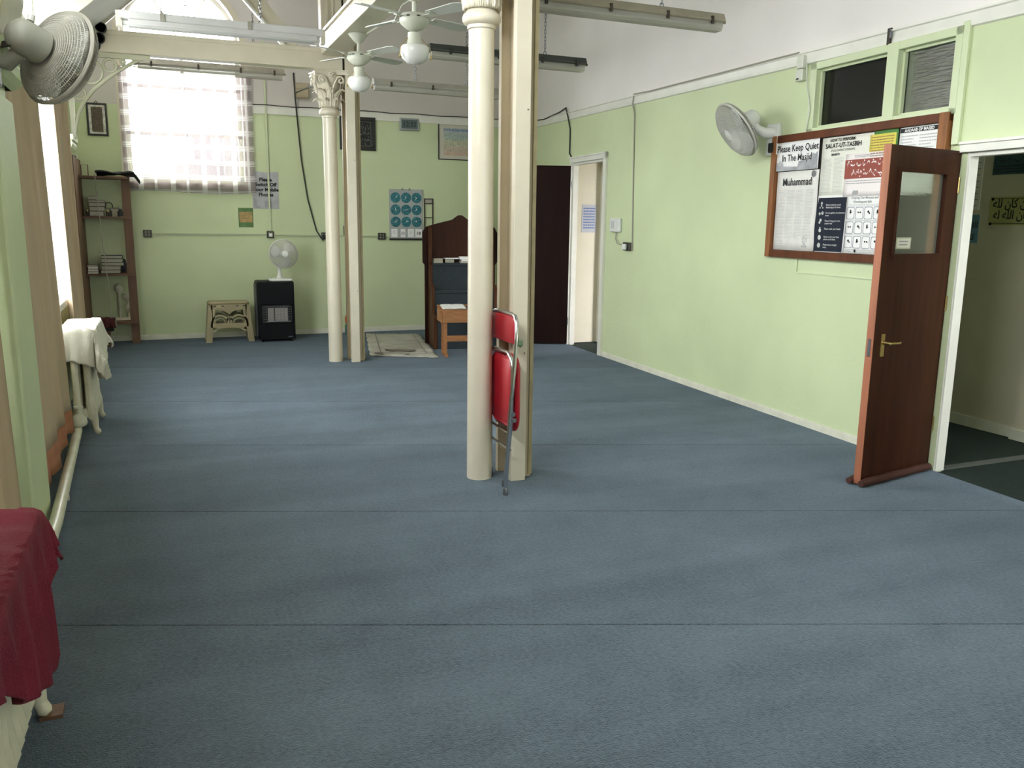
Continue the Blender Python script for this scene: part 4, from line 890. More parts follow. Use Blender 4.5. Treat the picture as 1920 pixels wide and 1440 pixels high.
def pbook(x0, x1, y0, y1, z0, z1, cover, lb, ang=0., pages='page'):
    t = thing('book', tuple(MM @ Vector(((x0+x1)/2, (y0+y1)/2, z0))), lb, 'book', GB)
    c = Vector(((x0+x1)/2, (y0+y1)/2, z0)); R_ = MM @ Matrix.Translation(c) @ Matrix.Rotation(ang, 4, 'Z') @ Matrix.Translation(-c); e = .003
    q = MB(R_); q.box((x0, y0, z0), (x1, y1, z0+e)); q.box((x0, y0, z1-e), (x1, y1, z1)); q.box((x0, y1-e, z0), (x1, y1, z1)); q.build('cover', M[cover], t)
    q = MB(R_); q.box((x0+.003, y0+.003, z0+e), (x1-.003, y1-e, z1-e)); q.build('pages', M[pages], t)
pbook(.05, .16, .36, .46, 1.0, 1.052, 'hallwall', 'cream book at the left end of the pulpit seat', .1)
pbook(.20, .31, .37, .47, 1.0, 1.045, 'bookdark', 'black book in the middle of the pulpit seat', -.2)
pbook(.19, .36, .36, .47, 1.046, 1.058, 'paper', 'thin white booklet lying across the black book on the pulpit seat', .06, 'paper')
pbook(.38, .60, .36, .47, 1.0, 1.022, 'paper_pink', 'pinkish lower book on the right part of the pulpit seat', 0)
pbook(.39, .61, .37, .47, 1.023, 1.042, 'paper', 'pale middle book of the right hand pile on the pulpit seat', .05, 'paper')
pbook(.37, .51, .37, .47, 1.043, 1.075, 'paper', 'thick white book on top of the right hand pile on the pulpit seat', -.08, 'paper')
ML = Matrix.Translation((2.83, 8.93, 0)) @ Matrix.Rotation(math.radians(-9), 4, 'Z')
t = thing('low_desk', (2.83, 8.93, 0), 'low orange pine reading desk standing in front of the pulpit', 'desk')
q = MB(ML); q.box((.02, 0, .385), (.50, .018, .515)); q.build('front_board', M['desk'], t)
q = MB(ML); q.prism([(-.005, .39), (-.005, .46), (.04, .52), (.24, .545), (.27, .50), (.27, .39)], .018, yz(.0, 1)); q.build('side_board', M['desk'], t)
q = MB(ML); q.prism([(-.005, .39), (-.005, .46), (.04, .52), (.24, .545), (.27, .50), (.27, .39)], .018, yz(.50, 1)); q.build('side_board', M['desk'], t)
q = MB(ML); q.add([(-.005, -.005, .515), (.525, -.005, .515), (.525, .27, .548), (-.005, .27, .548), (-.005, -.005, .527), (.525, -.005, .527), (.525, .27, .560), (-.005, .27, .560)], [(0, 3, 2, 1), (4, 5, 6, 7), (0, 1, 5, 4), (1, 2, 6, 5), (2, 3, 7, 6), (3, 0, 4, 7)]); q.build('top', M['desk'], t)
for x in (.045, .44):
    for y in (.02, .22): q = MB(ML); q.box((x, y, 0), (x+.032, y+.03, .39)); q.build('leg', M['desk'], t)
for y in (.025, ): q = MB(ML); q.box((.077, y, .17), (.44, y+.02, .235)); q.build('cross_rail', M['desk'], t)
q = MB(ML); q.box((.05, -.03, 0), (.08, .27, .03)); q.box((.445, -.03, 0), (.475, .27, .03)); q.build('foot', M['desk'], t)
t = thing('open_book', tuple(ML @ Vector((.16, .1, .53))), 'open white book lying on the low pine desk', 'book')
q = MB(ML); q.grid(lambda u, v: (.03+.26*u, .02+.2*v, .541+.024*v+.004*abs(math.sin(PI*2*u))**.5), 16, 2); q.build('pages', M['paper'], t, thick=.006)
q = MB(ML); q.add([(.025, .015, .536), (.295, .015, .536), (.295, .225, .560), (.025, .225, .560)], [(0, 1, 2, 3)]); q.build('cover', M['hallwall'], t, thick=.003)
t = thing('small_black_item', tuple(ML @ Vector((.34, .1, .54))), 'small grey case on the low desk right of the open book', 'case'); q = MB(ML); q.box((.30, .05, .536), (.36, .11, .556)); q.build('body', M['heatside'], t, bevel=.004); q = MB(ML); q.box((.30, .05, .556), (.36, .11, .560)); q.build('lid', M['darkcloth'], t)

# worn rug laid askew
def rugq(u, v, z=0):
    a = Vector((2.10, 9.24)); b = Vector((2.785, 8.86)); c = Vector((3.13, 10.84)); d = Vector((2.46, 11.06))
    p = (a*(1-u)+b*u)*(1-v)+(d*(1-u)+c*u)*v; return (p.x, p.y, z)
t = thing('rug', (2.6, 9.9, 0), 'worn beige prayer rug lying askew between the far post and the pulpit', 'rug')
q = MB(); q.grid(lambda u, v: rugq(u+.008*math.sin(v*31)*(u-.5)*2, v+.006*math.sin(u*37)*(v-.5)*2, .008+.005*math.sin(u*17)*math.sin(v*13)), 24, 40); q.build('pile', M['mat'], t, thick=.010, smooth=True)
q = MB()
def ln(u0, v0, u1, v1, w):
    n_ = 14
    for i in range(n_):
        a0, a1 = i/n_, (i+1)/n_; U0, V0, U1, V1 = u0+(u1-u0)*a0, v0+(v1-v0)*a0, u0+(u1-u0)*a1, v0+(v1-v0)*a1; du, dv = (w, 0) if u0 == u1 else (0, w*.5)
        q.add([rugq(U0-du, V0-dv, .021), rugq(U0+du, V0+dv, .021), rugq(U1+du, V1+dv, .021), rugq(U1-du, V1-dv, .021)], [(0, 1, 2, 3)])
ln(.17, .09, .17, .95, .008); ln(.86, .09, .86, .95, .006); ln(.17, .09, .86, .09, .010); ln(.17, .95, .86, .95, .008)
q.build('border_line', M['matline'], t)
q = MB()
for (u, v, w, h_) in ((.13, .06, .12, .05), (.55, .03, .06, .03)): q.add([rugq(u+w*math.cos(a)*.6, v+h_*math.sin(a)*.7, .0215) for a in [i*PI/8 for i in range(16)]], [tuple(range(16))])
q.build('dark_mark', M['matline'], t)
q = MB(); q.add([rugq(.48+.22*math.cos(a)*(1+.2*math.sin(3*a)), .20+.06*math.sin(a)*(1+.3*math.cos(2*a)), .0218) for a in [i*PI/12 for i in range(24)]], [tuple(range(24))]); q.build('worn_patch', M['matwear'], t)
t = thing('spray_bottle', (2.25, 11.2, 0), 'teal bottle with orange top on the floor behind the far post', 'bottle')
q = MB(); q.lathe([(0, 0), (.034, 0), (.036, .02), (.035, .11), (.022, .14), (0, .14)], (2.25, 11.2, .06*0), 14); q.build('body', M['tealplastic'], t, smooth=True)
q = MB(); q.lathe([(.022, .14), (.032, .15), (.034, .21), (.02, .25), (0, .252)], (2.25, 11.2, 0), 14); q.build('cap', M['orange'], t, smooth=True)

# ================================================================ folded red chair between column and post
t = thing('folding_chair', (1.745, 4.4, 0), 'folded red padded metal chair leaning between the near column and its post', 'chair')
y0, y1 = 4.195, 4.615
def U(pts, r, name, m): q = MB(); q.tube(pts, r, 10); return q.build(name, M[m], t, smooth=True)
top = [(1.700, y0-.015, 0.012), (1.728, y0, .45), (1.762, y0+.002, .86), (1.768, y0+.012, .955), (1.770, y0+.045, .992), (1.770, y0+.10, 1.0), (1.770, y1-.10, 1.0), (1.770, y1-.045, .992), (1.770, y1-.012, .955), (1.768, y1-.002, .86), (1.768, y1, .45), (1.766, y1+.01, .012)]
U(top, .0115, 'rear_frame', 'chrome')
U([(1.750, y0+.13, .012), (1.757, y0+.045, .40), (1.752, y0+.03, .70), (1.752, y0+.05, .76), (1.753, y0+.10, .785), (1.753, y1-.12, .785), (1.755, y1-.05, .76), (1.758, y1-.03, .70), (1.765, y1-.03, .40), (1.765, y1-.03, .012)], .0105, 'front_frame', 'chrome')
for z, y in ((.33, 0), (.24, .01)): U([(1.748, y0+.03+y, z), (1.757, y1-.03, z)], .007, 'cross_bar', 'chrome')
q = MB(); q.grid(lambda u, v: (1.772+.012*math.sin(PI*u)*0-(.010 if 0 else 0), y0+.012+(y1-y0-.024)*u, .845+.145*v-.010*math.sin(PI*u)*0), 10, 6); 
q = MB()
def pad(xc, th, ya, yb, za, zb, r, bul=.0):
    def sd(s):
        P = []
        for cy, cz, a0 in ((yb-r, zb-r, 0), (ya+r, zb-r, PI/2), (ya+r, za+r, PI), (yb-r, za+r, 3*PI/2)):
            for i in range(5): a = a0+i*PI/8; P.append((cy+r*math.cos(a), cz+r*math.sin(a)))
        return P
    P = sd(0); n_ = len(P); cy, cz = (ya+yb)/2, (za+zb)/2
    rings = []
    for x, k in ((xc-th/2, .90), (xc-th/2+.008, .97), (xc-th*.1, 1.0), (xc+th*.1, 1.0), (xc+th/2-.008, .97), (xc+th/2, .90)): rings.append([(x, cy+(a-cy)*k, cz+(b-cz)*k) for a, b in P])
    vs = [v for R_ in rings for v in R_]; fs = [(k*n_+i, k*n_+(i+1) % n_, (k+1)*n_+(i+1) % n_, (k+1)*n_+i) for k in range(5) for i in range(n_)]
    fs += [tuple(range(n_)), tuple(range(5*n_, 6*n_))]; return vs, fs
q = MB(); q.add(*pad(1.772, .022, y0+.012, y1-.012, .835, .990, .035)); q.build('back_pad', M['red'], t, smooth=True)
q = MB(); q.add(*pad(1.786, .036, y0+.02, y1-.02, .335, .775, .07)); q.build('seat_pad', M['red'], t, smooth=True)
q = MB(); q.add(*pad(1.762, .010, y0+.045, y1-.045, .36, .755, .07)); q.build('seat_underside', M['red'], t, smooth=True)
for y in (y0-.004, y1+.004): q = MB(); q.cyl((1.742, y-.008, .455), (1.742, y+.008, .455), .014, 12); q.cyl((1.752, y-.006, .42), (1.752, y+.006, .42), .012, 12); q.build('pivot', M['steel'], t, smooth=True)
for p in ((1.700, y0-.015), (1.750, y0+.13), (1.766, y1+.01), (1.765, y1-.03)): q = MB(); q.lathe([(.0, 0), (.0145, 0), (.0145, .035), (.012, .04)], (p[0], p[1], 0), 10); q.build('foot_cap', M['steel'], t, smooth=True)
q = MB(); q.lathe([(0, -.02), (.012, -.01), (.015, 0), (.012, .02), (0, .03)], (1.782, y0-.005, .845), 10); q.build('green_tag', mat('green_rag', (.12, .18, .10), .9), t)

# ================================================================ radiators, pipe, towels
def radiator(x0, x1, y0, y1, h, label, nsec, feet_y):
    t = thing('radiator', ((x0+x1)/2, (y0+y1)/2, 0), label, 'radiator', 'cream cast iron radiators along the left wall')
    p = (y1-y0)/nsec; w = x1-x0
    for k in range(nsec):
        yc = y0+p*(k+.5); q = MB(); r = p*.47
        for xc, sgn in ((x0+w*.26, -1), (x1-w*.26, 1)):
            q.tube([(xc, yc, .115), (xc+sgn*.008, yc, .15), (xc, yc, .22), (xc, yc, h*.5), (xc, yc, h-.10), (xc+sgn*.006, yc, h-.055), (xc-sgn*w*.10, yc, h-.015), (xc-sgn*w*.2, yc, h)], [w*.15, w*.20, w*.18, w*.17, w*.18, w*.20, w*.17, w*.10], 8)
        q.box((x0+w*.2, yc-r*.5, h-.075), (x1-w*.2, yc+r*.5, h-.045)); q.box((x0+w*.2, yc-r*.5, .13), (x1-w*.2, yc+r*.5, .19))
        s = q.build('section', M['rad'], t, smooth=True)
        me = s.data
        for v in me.vertices: v.co.y = (yc-t.location.y)+max(-r, min(r, v.co.y-(yc-t.location.y)))
    q = MB(); q.cyl((x0+w*.5, y0+.01, .16), (x0+w*.5, y1-.01, .16), .022, 10); q.build('header', M['rad'], t, smooth=True); q = MB(); q.cyl((x0+w*.5, y0+.01, h-.06), (x0+w*.5, y1-.01, h-.06), .022, 10); q.build('header', M['rad'], t, smooth=True)
    for y in feet_y:
        for xc, sgn in ((x0+w*.22, -1), (x1-w*.22, 1)):
            q = MB(); q.tube([(xc, y, .16), (xc+sgn*.012, y, .09), (xc+sgn*.016, y, .045), (xc+sgn*.030, y-.012, .022), (xc+sgn*.040, y-.018, .014)], [.036, .026, .021, .022, .013], 10); q.build('foot', M['rad'], t, smooth=True)
    return t
radiator(-.565, -.405, 1.20, 2.74, .625, 'near cream cast iron radiator under the burgundy towel', 24, (1.24, 2.70))
radiator(-.635, -.475, 6.36, 6.98, .735, 'far cream cast iron radiator under the white cloth in front of the window', 10, (6.40, 6.94))
q = MB(); q.tube([(-.545, 2.72, .09), (-.54, 3.0, .058), (-.545, 4.4, .056), (-.575, 5.4, .056), (-.60, 6.28, .058), (-.60, 6.34, .10)], [.022, .03, .031, .03, .03, .026], 12)
t = thing('heating_pipe', (-.56, 4.5, .05), 'long cream heating pipe running low along the left wall between the radiators', 'pipe'); q.build('pipe', M['pipe'], t, smooth=True)
q = MB(); q.lathe([(.034, -.03), (.046, -.02), (.05, .0), (.046, .03), (.03, .05), (.018, .06), (.018, .09), (.03, .095), (.03, .11), (0, .115)], (-.585, 6.30, .12), 14); q.build('valve', M['pipe'], t, smooth=True)
for y in (3.4, 4.9): q = MB(); q.box((-.58, y, 0), (-.535, y+.02, .028)); q.build('pipe_rest', M['pipe'], t)
q = MB(); q.box((-.425, 2.665, 0), (-.362, 2.735, .012)); tag(q.build('wooden_block', M['pine']), 'thin brown wooden block under the near radiator foot', 'block')

def drape(x0, x1, y0, y1, top, A, B, hem, name, m, thick, seed, ripple=.018, nu=46, nv=46, wob=.5):
    """cloth over a box top: parameter plane runs past the edges and folds down; hem(a, b) trims the outline"""
    rnd = random.Random(seed); ph = [rnd.uniform(0, 6) for _ in range(6)]
    cx, hx = (x0+x1)/2, (x1-x0)/2; cy, hy = (y0+y1)/2, (y1-y0)/2
    def fn(u, v):
        a, b = hem(u, v)
        ex = max(abs(a)-hx, 0)*(1 if a > 0 else -1); ey = max(abs(b)-hy, 0)*(1 if b > 0 else -1); d = math.hypot(ex, ey)
        X = cx+max(-hx, min(hx, a)); Y = cy+max(-hy, min(hy, b)); Z = top+.006*math.sin(b*13+ph[0])*math.cos(a*20+ph[1])+.004*math.sin(b*41+a*18)
        if d > 0:
            nx, ny = ex/d, ey/d; s = b if abs(nx) > abs(ny) else a
            o = .016+wob*.07*d+ripple*min(1, d*6)*math.sin(s*36+ph[2]+d*2.5)+ripple*.6*min(1, d*5)*math.sin(s*71+ph[3])
            if abs(nx) > .2 and abs(ny) > .2: o += .05*min(1, d*5)
            rd = min(d, .02); X += nx*(o+rd*.4); Y += ny*(o+rd*.4); Z -= d*.985
            if nx < -.5: X = max(X, x0-.05)
        return (X, Y, Z)
    q = MB(); q.grid(fn, nu, nv); return q.build(name, M[m], None, smooth=True, thick=thick)
def dropB(v):
    K = ((0, .11), (.30, .12), (.41, .18), (.50, .28), (.65, .37), (.78, .43), (.87, .26), (.935, .17), (1, .15))
    for (a, x), (b, y) in zip(K, K[1:]):
        if v <= b: return x+(y-x)*(v-a)/(b-a)
    return .17
# burgundy towel: long front drop with a low pointed corner
def hemB(u, v):
    Lf = .24+.22*math.exp(-((v-.66)/.16)**2)+.12*(v > .0)*math.exp(-((v-.35)/.25)**2)-.06*v
    a = -.20+(.20+.08+Lf)*u; b = -.60+(1.30)*v+.10*max(0, u-.6)*(v-.5)
    return a, b
o = drape(-.575, -.395, 1.35, 2.72, .655, 0, 0, lambda u, v: (-.22+(.22+.09+dropB(v))*u, -.68+1.46*v+.05*u*max(0, v-.6)), 'towel', 'burgundy', .007, 3, .014, 60, 70)
tag(o, 'burgundy towel draped over the near cream radiator', 'towel')
o = drape(-.645, -.465, 6.37, 6.97, .755, 0, 0, lambda u, v: (-.19+(.19+.09+.27+.09*math.sin(v*5))*u, -.56+(.56+.42)*v+.03*math.sin(u*7)), 'cloth', 'whitecloth', .005, 11, .020, 56, 56, .55)
tag(o, 'cream white cloth draped over the far radiator by the curtains', 'cloth')

# ================================================================ curtains on the left
def curtain(y0t, y1t, y0b, y1b, xt, xb, z0, z1, label, npl, amp, hem=None, mname='curtain', seed=0):
    t = thing('curtain', ((xt+xb)/2, (y0b+y1b)/2, z0), label, 'curtain', 'beige curtains on the left windows')
    def fn(u, v, za=0., zb=1.):
        v = za+(zb-za)*v; y = (y0b*(1-v)+y1b_(v)*v*0) if 0 else None
        s = v**.7; ya = y0b*(1-s)+y0t*s; yb = y1b*(1-s)+y1t*s
        w = u+.015*math.sin(u*14+seed)*(1-v)
        y = ya+(yb-ya)*w; X = xb*(1-s)+xt*s
        x = X+amp*(1-.35*v)*math.sin(u*2*PI*npl+seed)+amp*.35*math.sin(u*2*PI*npl*2.3+1+seed*2)
        return (x, y, z0+(z1-z0)*v+(.02*math.sin(u*9+seed) if v == 0 else 0))
    hz = .14/(z1-z0) if hem else 0
    q = MB(); q.grid(lambda u, v: fn(u, v, hz, 1), npl*12, 24); q.build('drape', M[mname], t, smooth=True, thick=.004)
    q = MB(); q.box((xt-.012, min(y0t, y0b), z1-.05), (xt+.012, max(y1t, y1b)-.02, z1+.01)); q.build('heading_tape', M[mname], t)
    if hem: q = MB(); q.grid(lambda u, v: fn(u, v, 0, hz), npl*12, 3); q.build('hem_band', M['hem'], t, smooth=True, thick=.006)
    return t
curtain(4.78, 6.40, 4.78, 6.15, -.69, -.622, .10, 2.62, 'beige curtain with a rust brown hem hanging just beyond the green pilaster', 3, .014, True, 'curtain', 1.2)
curtain(7.55, 8.68, 7.35, 8.15, -.70, -.66, .10, 2.62, 'beige curtain hanging behind the radiator with the white cloth', 3, .024, False, 'curtain', 2.5)
curtain(2.86, 4.06, 2.84, 4.08, -.66, -.635, .10, 2.62, 'beige curtain hanging between the burgundy towel and the near green pilaster', 5, .022, False, 'curtain', .4)
curtain(-.02, 2.82, -.02, 2.80, -.712, -.712, .10, 2.62, 'beige curtain beside the camera on the nearest left window', 11, .018, False, 'curtain', .9)  # unseen curtain hung to cut daylight from the near window
for k, (a, b, lb) in enumerate(((-.05, 4.15, 'curtain rail over the nearer left window'), (4.74, 8.74, 'curtain rail over the farther left window'))):
    t = thing('curtain_rail', (-.70, (a+b)/2, 2.64), lb, 'curtain rail', 'curtain rails on the left wall')
    q = MB(); q.cyl((-.70, a, 2.64), (-.70, b, 2.64), .010, 8); q.build('rail', M['white_trim'], t)
    for y in (a+.1, (a+b)/2, b-.1): q = MB(); q.box((XL, y-.01, 2.63), (-.69, y+.01, 2.65)); q.build('bracket', M['white_trim'], t)
q = MB(); q.grid(lambda u, v: (-.735+.008*math.sin(u*60), 6.9+1.70*u, .80+1.85*v), 60, 4); tag(q.build('net_curtain', M['net'], smooth=True), 'white net curtain glowing between the two beige curtains of the farther window', 'net curtain')

# plaid net curtain on the back window
t = thing('plaid_curtain', (.4, YB-.06, 2.5), 'plaid net curtain hanging over the bright back window', 'net curtain')
q = MB(); q.grid(lambda u, v: (-.345+.03*0+1.50*u+(.05 if 0 else 0)*v, YB-.060+.010*math.sin(u*38), 1.80+1.42*v+.012*math.sin(u*7)*(v < .01)), 80, 6); q.build('net', M['plaid'], t, smooth=True)
q = MB(); q.tube([(-.38, YB-.06, 3.23), (1.18, YB-.06, 3.22)], .005, 6); q.build('wire', M['cablegrey'], t)

# ================================================================ things on the back wall
def frame_box(t, x0, x1, z0, z1, w, d, mname, mk=sheetB, depth0=.0):
    """four frame rails on the back wall"""
    q = MB(); y1, y0 = YB-depth0, YB-depth0-d
    for A, B in (((x0, z0), (x1, z0+w)), ((x0, z1-w), (x1, z1)), ((x0, z0+w), (x0+w, z1-w)), ((x1-w, z0+w), (x1, z1-w))): q.box((A[0], y0, A[1]), (B[0], y1, B[1]))
    return q.build('frame', M[mname], t, bevel=.003)
def flat(mb, x0, x1, z0, z1, y): mb.box((x0, y-.0015, z0), (x1, y, z1)); return mb
def squiggle(mb, x0, x1, z0, z1, rows, M_, r=.004, seed=1, dens=9):
    rnd = random.Random(seed); H = (z1-z0)/rows
    for k in range(rows):
        zc = z1-H*(k+.5); x = x1
        while x > x0+.01:
            w = rnd.uniform(.5, 1.3)*(x1-x0)/dens; w = min(w, x-x0); n_ = 7; a = rnd.uniform(.15, .36)*H; s = rnd.choice((-1, 1))
            P = [(x-w*i/n_, zc+s*a*math.sin(PI*i/n_*rnd.choice((1, 1, 2)))+rnd.uniform(-.04, .04)*H, 0) for i in range(n_+1)]
            for i in range(n_):
                p, q_ = P[i], P[i+1]; th = r*rnd.uniform(.5, 1.3); mb.add([(p[0], p[1]-th, 0), (q_[0], q_[1]-th, 0), (q_[0], q_[1]+th, 0), (p[0], p[1]+th, 0)], [(0, 1, 2, 3)], M_)
            if rnd.random() < .6:
                dx = x-w*rnd.random(); dz = zc+rnd.choice((-1, 1))*.42*H; mb.add([(dx-r, dz-r, 0), (dx+r, dz-r, 0), (dx+r, dz+r, 0), (dx-r, dz+r, 0)], [(0, 1, 2, 3)], M_)
            x -= w+.012*(x1-x0)/.3
def textlines(mb, x0, x1, z0, z1, rows, M_, fill=.38, seed=2, last=.6):
    rnd = random.Random(seed); H = (z1-z0)/rows
    for k in range(rows):
        z = z1-H*(k+.7); e = x1 if rnd.random() < .8 else x0+(x1-x0)*rnd.uniform(last, 1); x = x0
        while x < e-.004:
            w = min(rnd.uniform(.012, .045)*(x1-x0)/.15*.5+.004, e-x); mb.add([(x, z, 0), (x+w, z, 0), (x+w, z+H*fill, 0), (x, z+H*fill, 0)], [(0, 1, 2, 3)], M_); x += w+.0035
I4 = lambda off: Matrix(((1, 0, 0, 0), (0, 0, -1, YB-off), (0, 1, 0, 0), (0, 0, 0, 1)))    # world x,z straight onto the back wall
t = thing('framed_picture', (-.59, YB-.02, 2.6), 'small black framed woven picture with silver mount hanging left of the back window', 'picture')
frame_box(t, -.705, -.485, 2.43, 2.80, .022, .025, 'frameblack')
q = MB(); flat(q, -.69, -.50, 2.445, 2.785, YB-.008); q.build('mount', M['mirror'], t)
q = MB(); flat(q, -.655, -.535, 2.475, 2.755, YB-.011); q.build('woven_panel', M['woven'], t)
q = MB(); q.tube([(-.615, YB-.01, 2.80), (-.597, YB-.01, 2.825), (-.58, YB-.01, 2.80)], .004, 5); q.build('hanger', M['black'], t)
t = thing('framed_calligraphy', (2.47, YB-.02, 2.6), 'wide black framed calligraphy picture partly behind the far post', 'picture')
frame_box(t, 2.235, 2.705, 2.395, 2.815, .045, .03, 'frameblack')
q = MB(); flat(q, 2.27, 2.67, 2.43, 2.78, YB-.008); q.build('panel', M['darkcloth'], t)
q = MB(); squiggle(q, 2.31, 2.63, 2.47, 2.74, 3, I4(.0102), .005, 5)
for A, B in (((2.29, 2.45), (2.65, 2.455)), ((2.29, 2.755), (2.65, 2.76)), ((2.29, 2.45), (2.295, 2.76)), ((2.645, 2.45), (2.65, 2.76))): q.add([(A[0], A[1], 0), (B[0], A[1], 0), (B[0], B[1], 0), (A[0], B[1], 0)], [(0, 1, 2, 3)], I4(.0102))
q.build('script', M['silverink'], t)
t = thing('digital_clock', (3.165, YB-.03, 2.75), 'silver framed digital clock high on the green back wall', 'clock')
q = MB(); q.bev((3.03, YB-.035, 2.675), (3.30, YB, 2.835), .012); q.build('case', M['clock'], t)
q = MB(); q.box((3.055, YB-.037, 2.70), (3.275, YB-.034, 2.815)); q.build('display', M['lcd'], t)
q = MB(); q.text('12:32', .085, sheetB(3.165, 2.727, .0375)); q.build('digits', M['ink'], t)
t = thing('framed_print', (3.85, YB-.02, 2.56), 'thin black framed rainbow coloured verse sheet behind the near column', 'picture')
frame_box(t, 3.57, 4.12, 2.32, 2.80, .012, .02, 'frameblack')
q = MB(); flat(q, 3.58, 4.11, 2.33, 2.79, YB-.006); q.build('sheet', M['rainbow'], t)
for k, (c, z0, z1) in enumerate((((.20, .34, .45), 2.66, 2.74), ((.24, .42, .36), 2.58, 2.66), ((.42, .46, .20), 2.50, 2.58), ((.55, .36, .20), 2.42, 2.50), ((.58, .26, .18), 2.38, 2.42))):
    q = MB(); flat(q, 3.645, 4.04, z0, z1, YB-.0078); q.build('colour_band', mat('band_%s' % 'abcde'[k], tuple(.45*a_+.55*b_ for a_, b_ in zip(c, (.60, .58, .48))), .8, var=.12, vscale=20), t)
q = MB(); q.text("DU'A AFTER ADHAN", .042, sheetB(3.845, 2.70, .0098), bold=.001); squiggle(q, 3.66, 4.02, 2.43, 2.68, 4, I4(.0098), .003, 9, 14); q.build('lettering', M['bluecream'], t)
# prayer-time calendar
t = thing('wall_calendar', (3.11, YB-.01, 1.25), 'prayer time calendar with nine teal dials on the back wall left of the pulpit', 'calendar')
q = MB(); q.box((2.878, YB-.012, 1.262), (3.348, YB-.002, 1.913)); q.build('board', mat('silver_board', (.40, .42, .41), .5, var=.06, vscale=8), t)
q = MB()
for i in range(3):
    for j in range(3):
        q = MB(); q.lathe([(0, .004), (.068, .004), (.07, 0)], (0, 0, 0), 24, Matrix(((1, 0, 0, 2.965+i*.146), (0, 0, -1, YB-.012), (0, 1, 0, 1.80-j*.160), (0, 0, 0, 1)))); d = q.build('dial', M['teal'], t)
        q = MB(); c_ = (2.965+i*.146, 1.80-j*.160)
        for a, l in ((random.uniform(0, 6), .05), (random.uniform(0, 6), .035)): q.add([(c_[0]-.004*math.sin(a), c_[1]+.004*math.cos(a), 0), (c_[0]+.004*math.sin(a), c_[1]-.004*math.cos(a), 0), (c_[0]+l*math.cos(a), c_[1]+l*math.sin(a), 0)], [(0, 1, 2)], I4(.0165))
        q.build('hand', M['paper'], d)
for k, (x0, x1, tx, s_) in enumerate(((2.90, 2.985, 'SUN\nMON\nTUE', .018), (3.03, 3.095, '11', .058), (3.13, 3.215, 'JUL\nAUG\nSEP', .018), (3.235, 3.33, '19', .062))):
    q = MB(); flat(q, x0, x1, 1.275, 1.385, YB-.0125); c_ = q.build('date_card', M['paper'], t)
    q = MB(); q.text(tx, s_, sheetB((x0+x1)/2, 1.305 if k % 2 else 1.355, .0148), bold=.0015 if k % 2 else 0); q.build('figures', M['ink'] if k % 2 else M['inkgrey'], c_)
q = MB(); q.box((2.875, YB-.022, 1.235), (3.35, YB-.001, 1.258)); q.build('bottom_rail', M['dark'], t)
for x in (3.06, 3.16): q = MB(); q.tube([(x-.012, YB-.014, 1.90), (x, YB-.016, 1.93), (x+.012, YB-.014, 1.90)], .004, 4); q.build('binder_ring', M['black'], t)
t = thing('wire_rack', (3.45, YB-.02, 1.33), 'narrow dark wire rack hanging between the calendar and the pulpit', 'rack')
q = MB()
for x in (3.37, 3.485): q.box((x-.006, YB-.02, 1.33), (x+.006, YB-.008, 1.795))
q.build('upright', M['brownpost'], t)
for z in (1.34, 1.54, 1.73, 1.79): q = MB(); q.box((3.365, YB-.022, z-.005), (3.49, YB-.008, z+.006)); q.build('rung', M['brownpost'], t)
q = MB(); q.box((3.37, YB-.012, 1.735), (3.485, YB-.008, 1.785)); q.build('label_plate', M['cablegrey'], t)
# switch-off poster and the small green poster
t = thing('poster', (1.28, YB-.003, 1.85), 'pale grey poster reading Please Switch Off Your Mobile Phones', 'poster')
q = MB(); q.grid(lambda u, v: (1.115+.325*u, YB-.004-.006*math.sin(u*3+v*2)**2, 1.622+.458*v+.006*math.sin(u*8)*(v > .9)), 8, 8); q.build('sheet', M['greypic'] if False else mat('poster_grey', (.46, .46, .48), .8, var=.12, vscale=9), t)
q = MB()
for k, s_ in enumerate(('Please', 'Switch Off', 'Your Mobile', 'Phones')): q.text(s_, .062, sheetB(1.28, 1.965-k*.062, .013), bold=.0022)
q.build('lettering', M['ink'], t)
q = MB()
for x0, x1, z0, z1 in ((1.13, 1.16, 1.66, 1.74), (1.14, 1.20, 1.63, 1.66), (1.26, 1.34, 1.64, 1.72)): q.add([(x0, z0, 0), (x1, z0, 0), (x1, z1, 0), (x0, z1, 0)], [(0, 1, 2, 3)], I4(.0125))
q.build('picture_print', M['inkgrey'], t)
t = thing('poster', (1.02, YB-.003, 1.5), 'small green and orange poster under the grey phone poster', 'poster')
q = MB(); flat(q, .933, 1.112, 1.388, 1.63, YB-.001); q.build('sheet', mat('leaf_green_print', (.10, .20, .07), .7, var=.2, vscale=15), t)
q = MB(); flat(q, .945, 1.10, 1.45, 1.58, YB-.0035); q.build('orange_print', mat('orange_print', (.46, .30, .13), .7, var=.2, vscale=25), t)
q = MB(); squiggle(q, .96, 1.09, 1.47, 1.57, 2, I4(.0056), .003, 4, 5); q.build('lettering', M['greenpaper'], t)
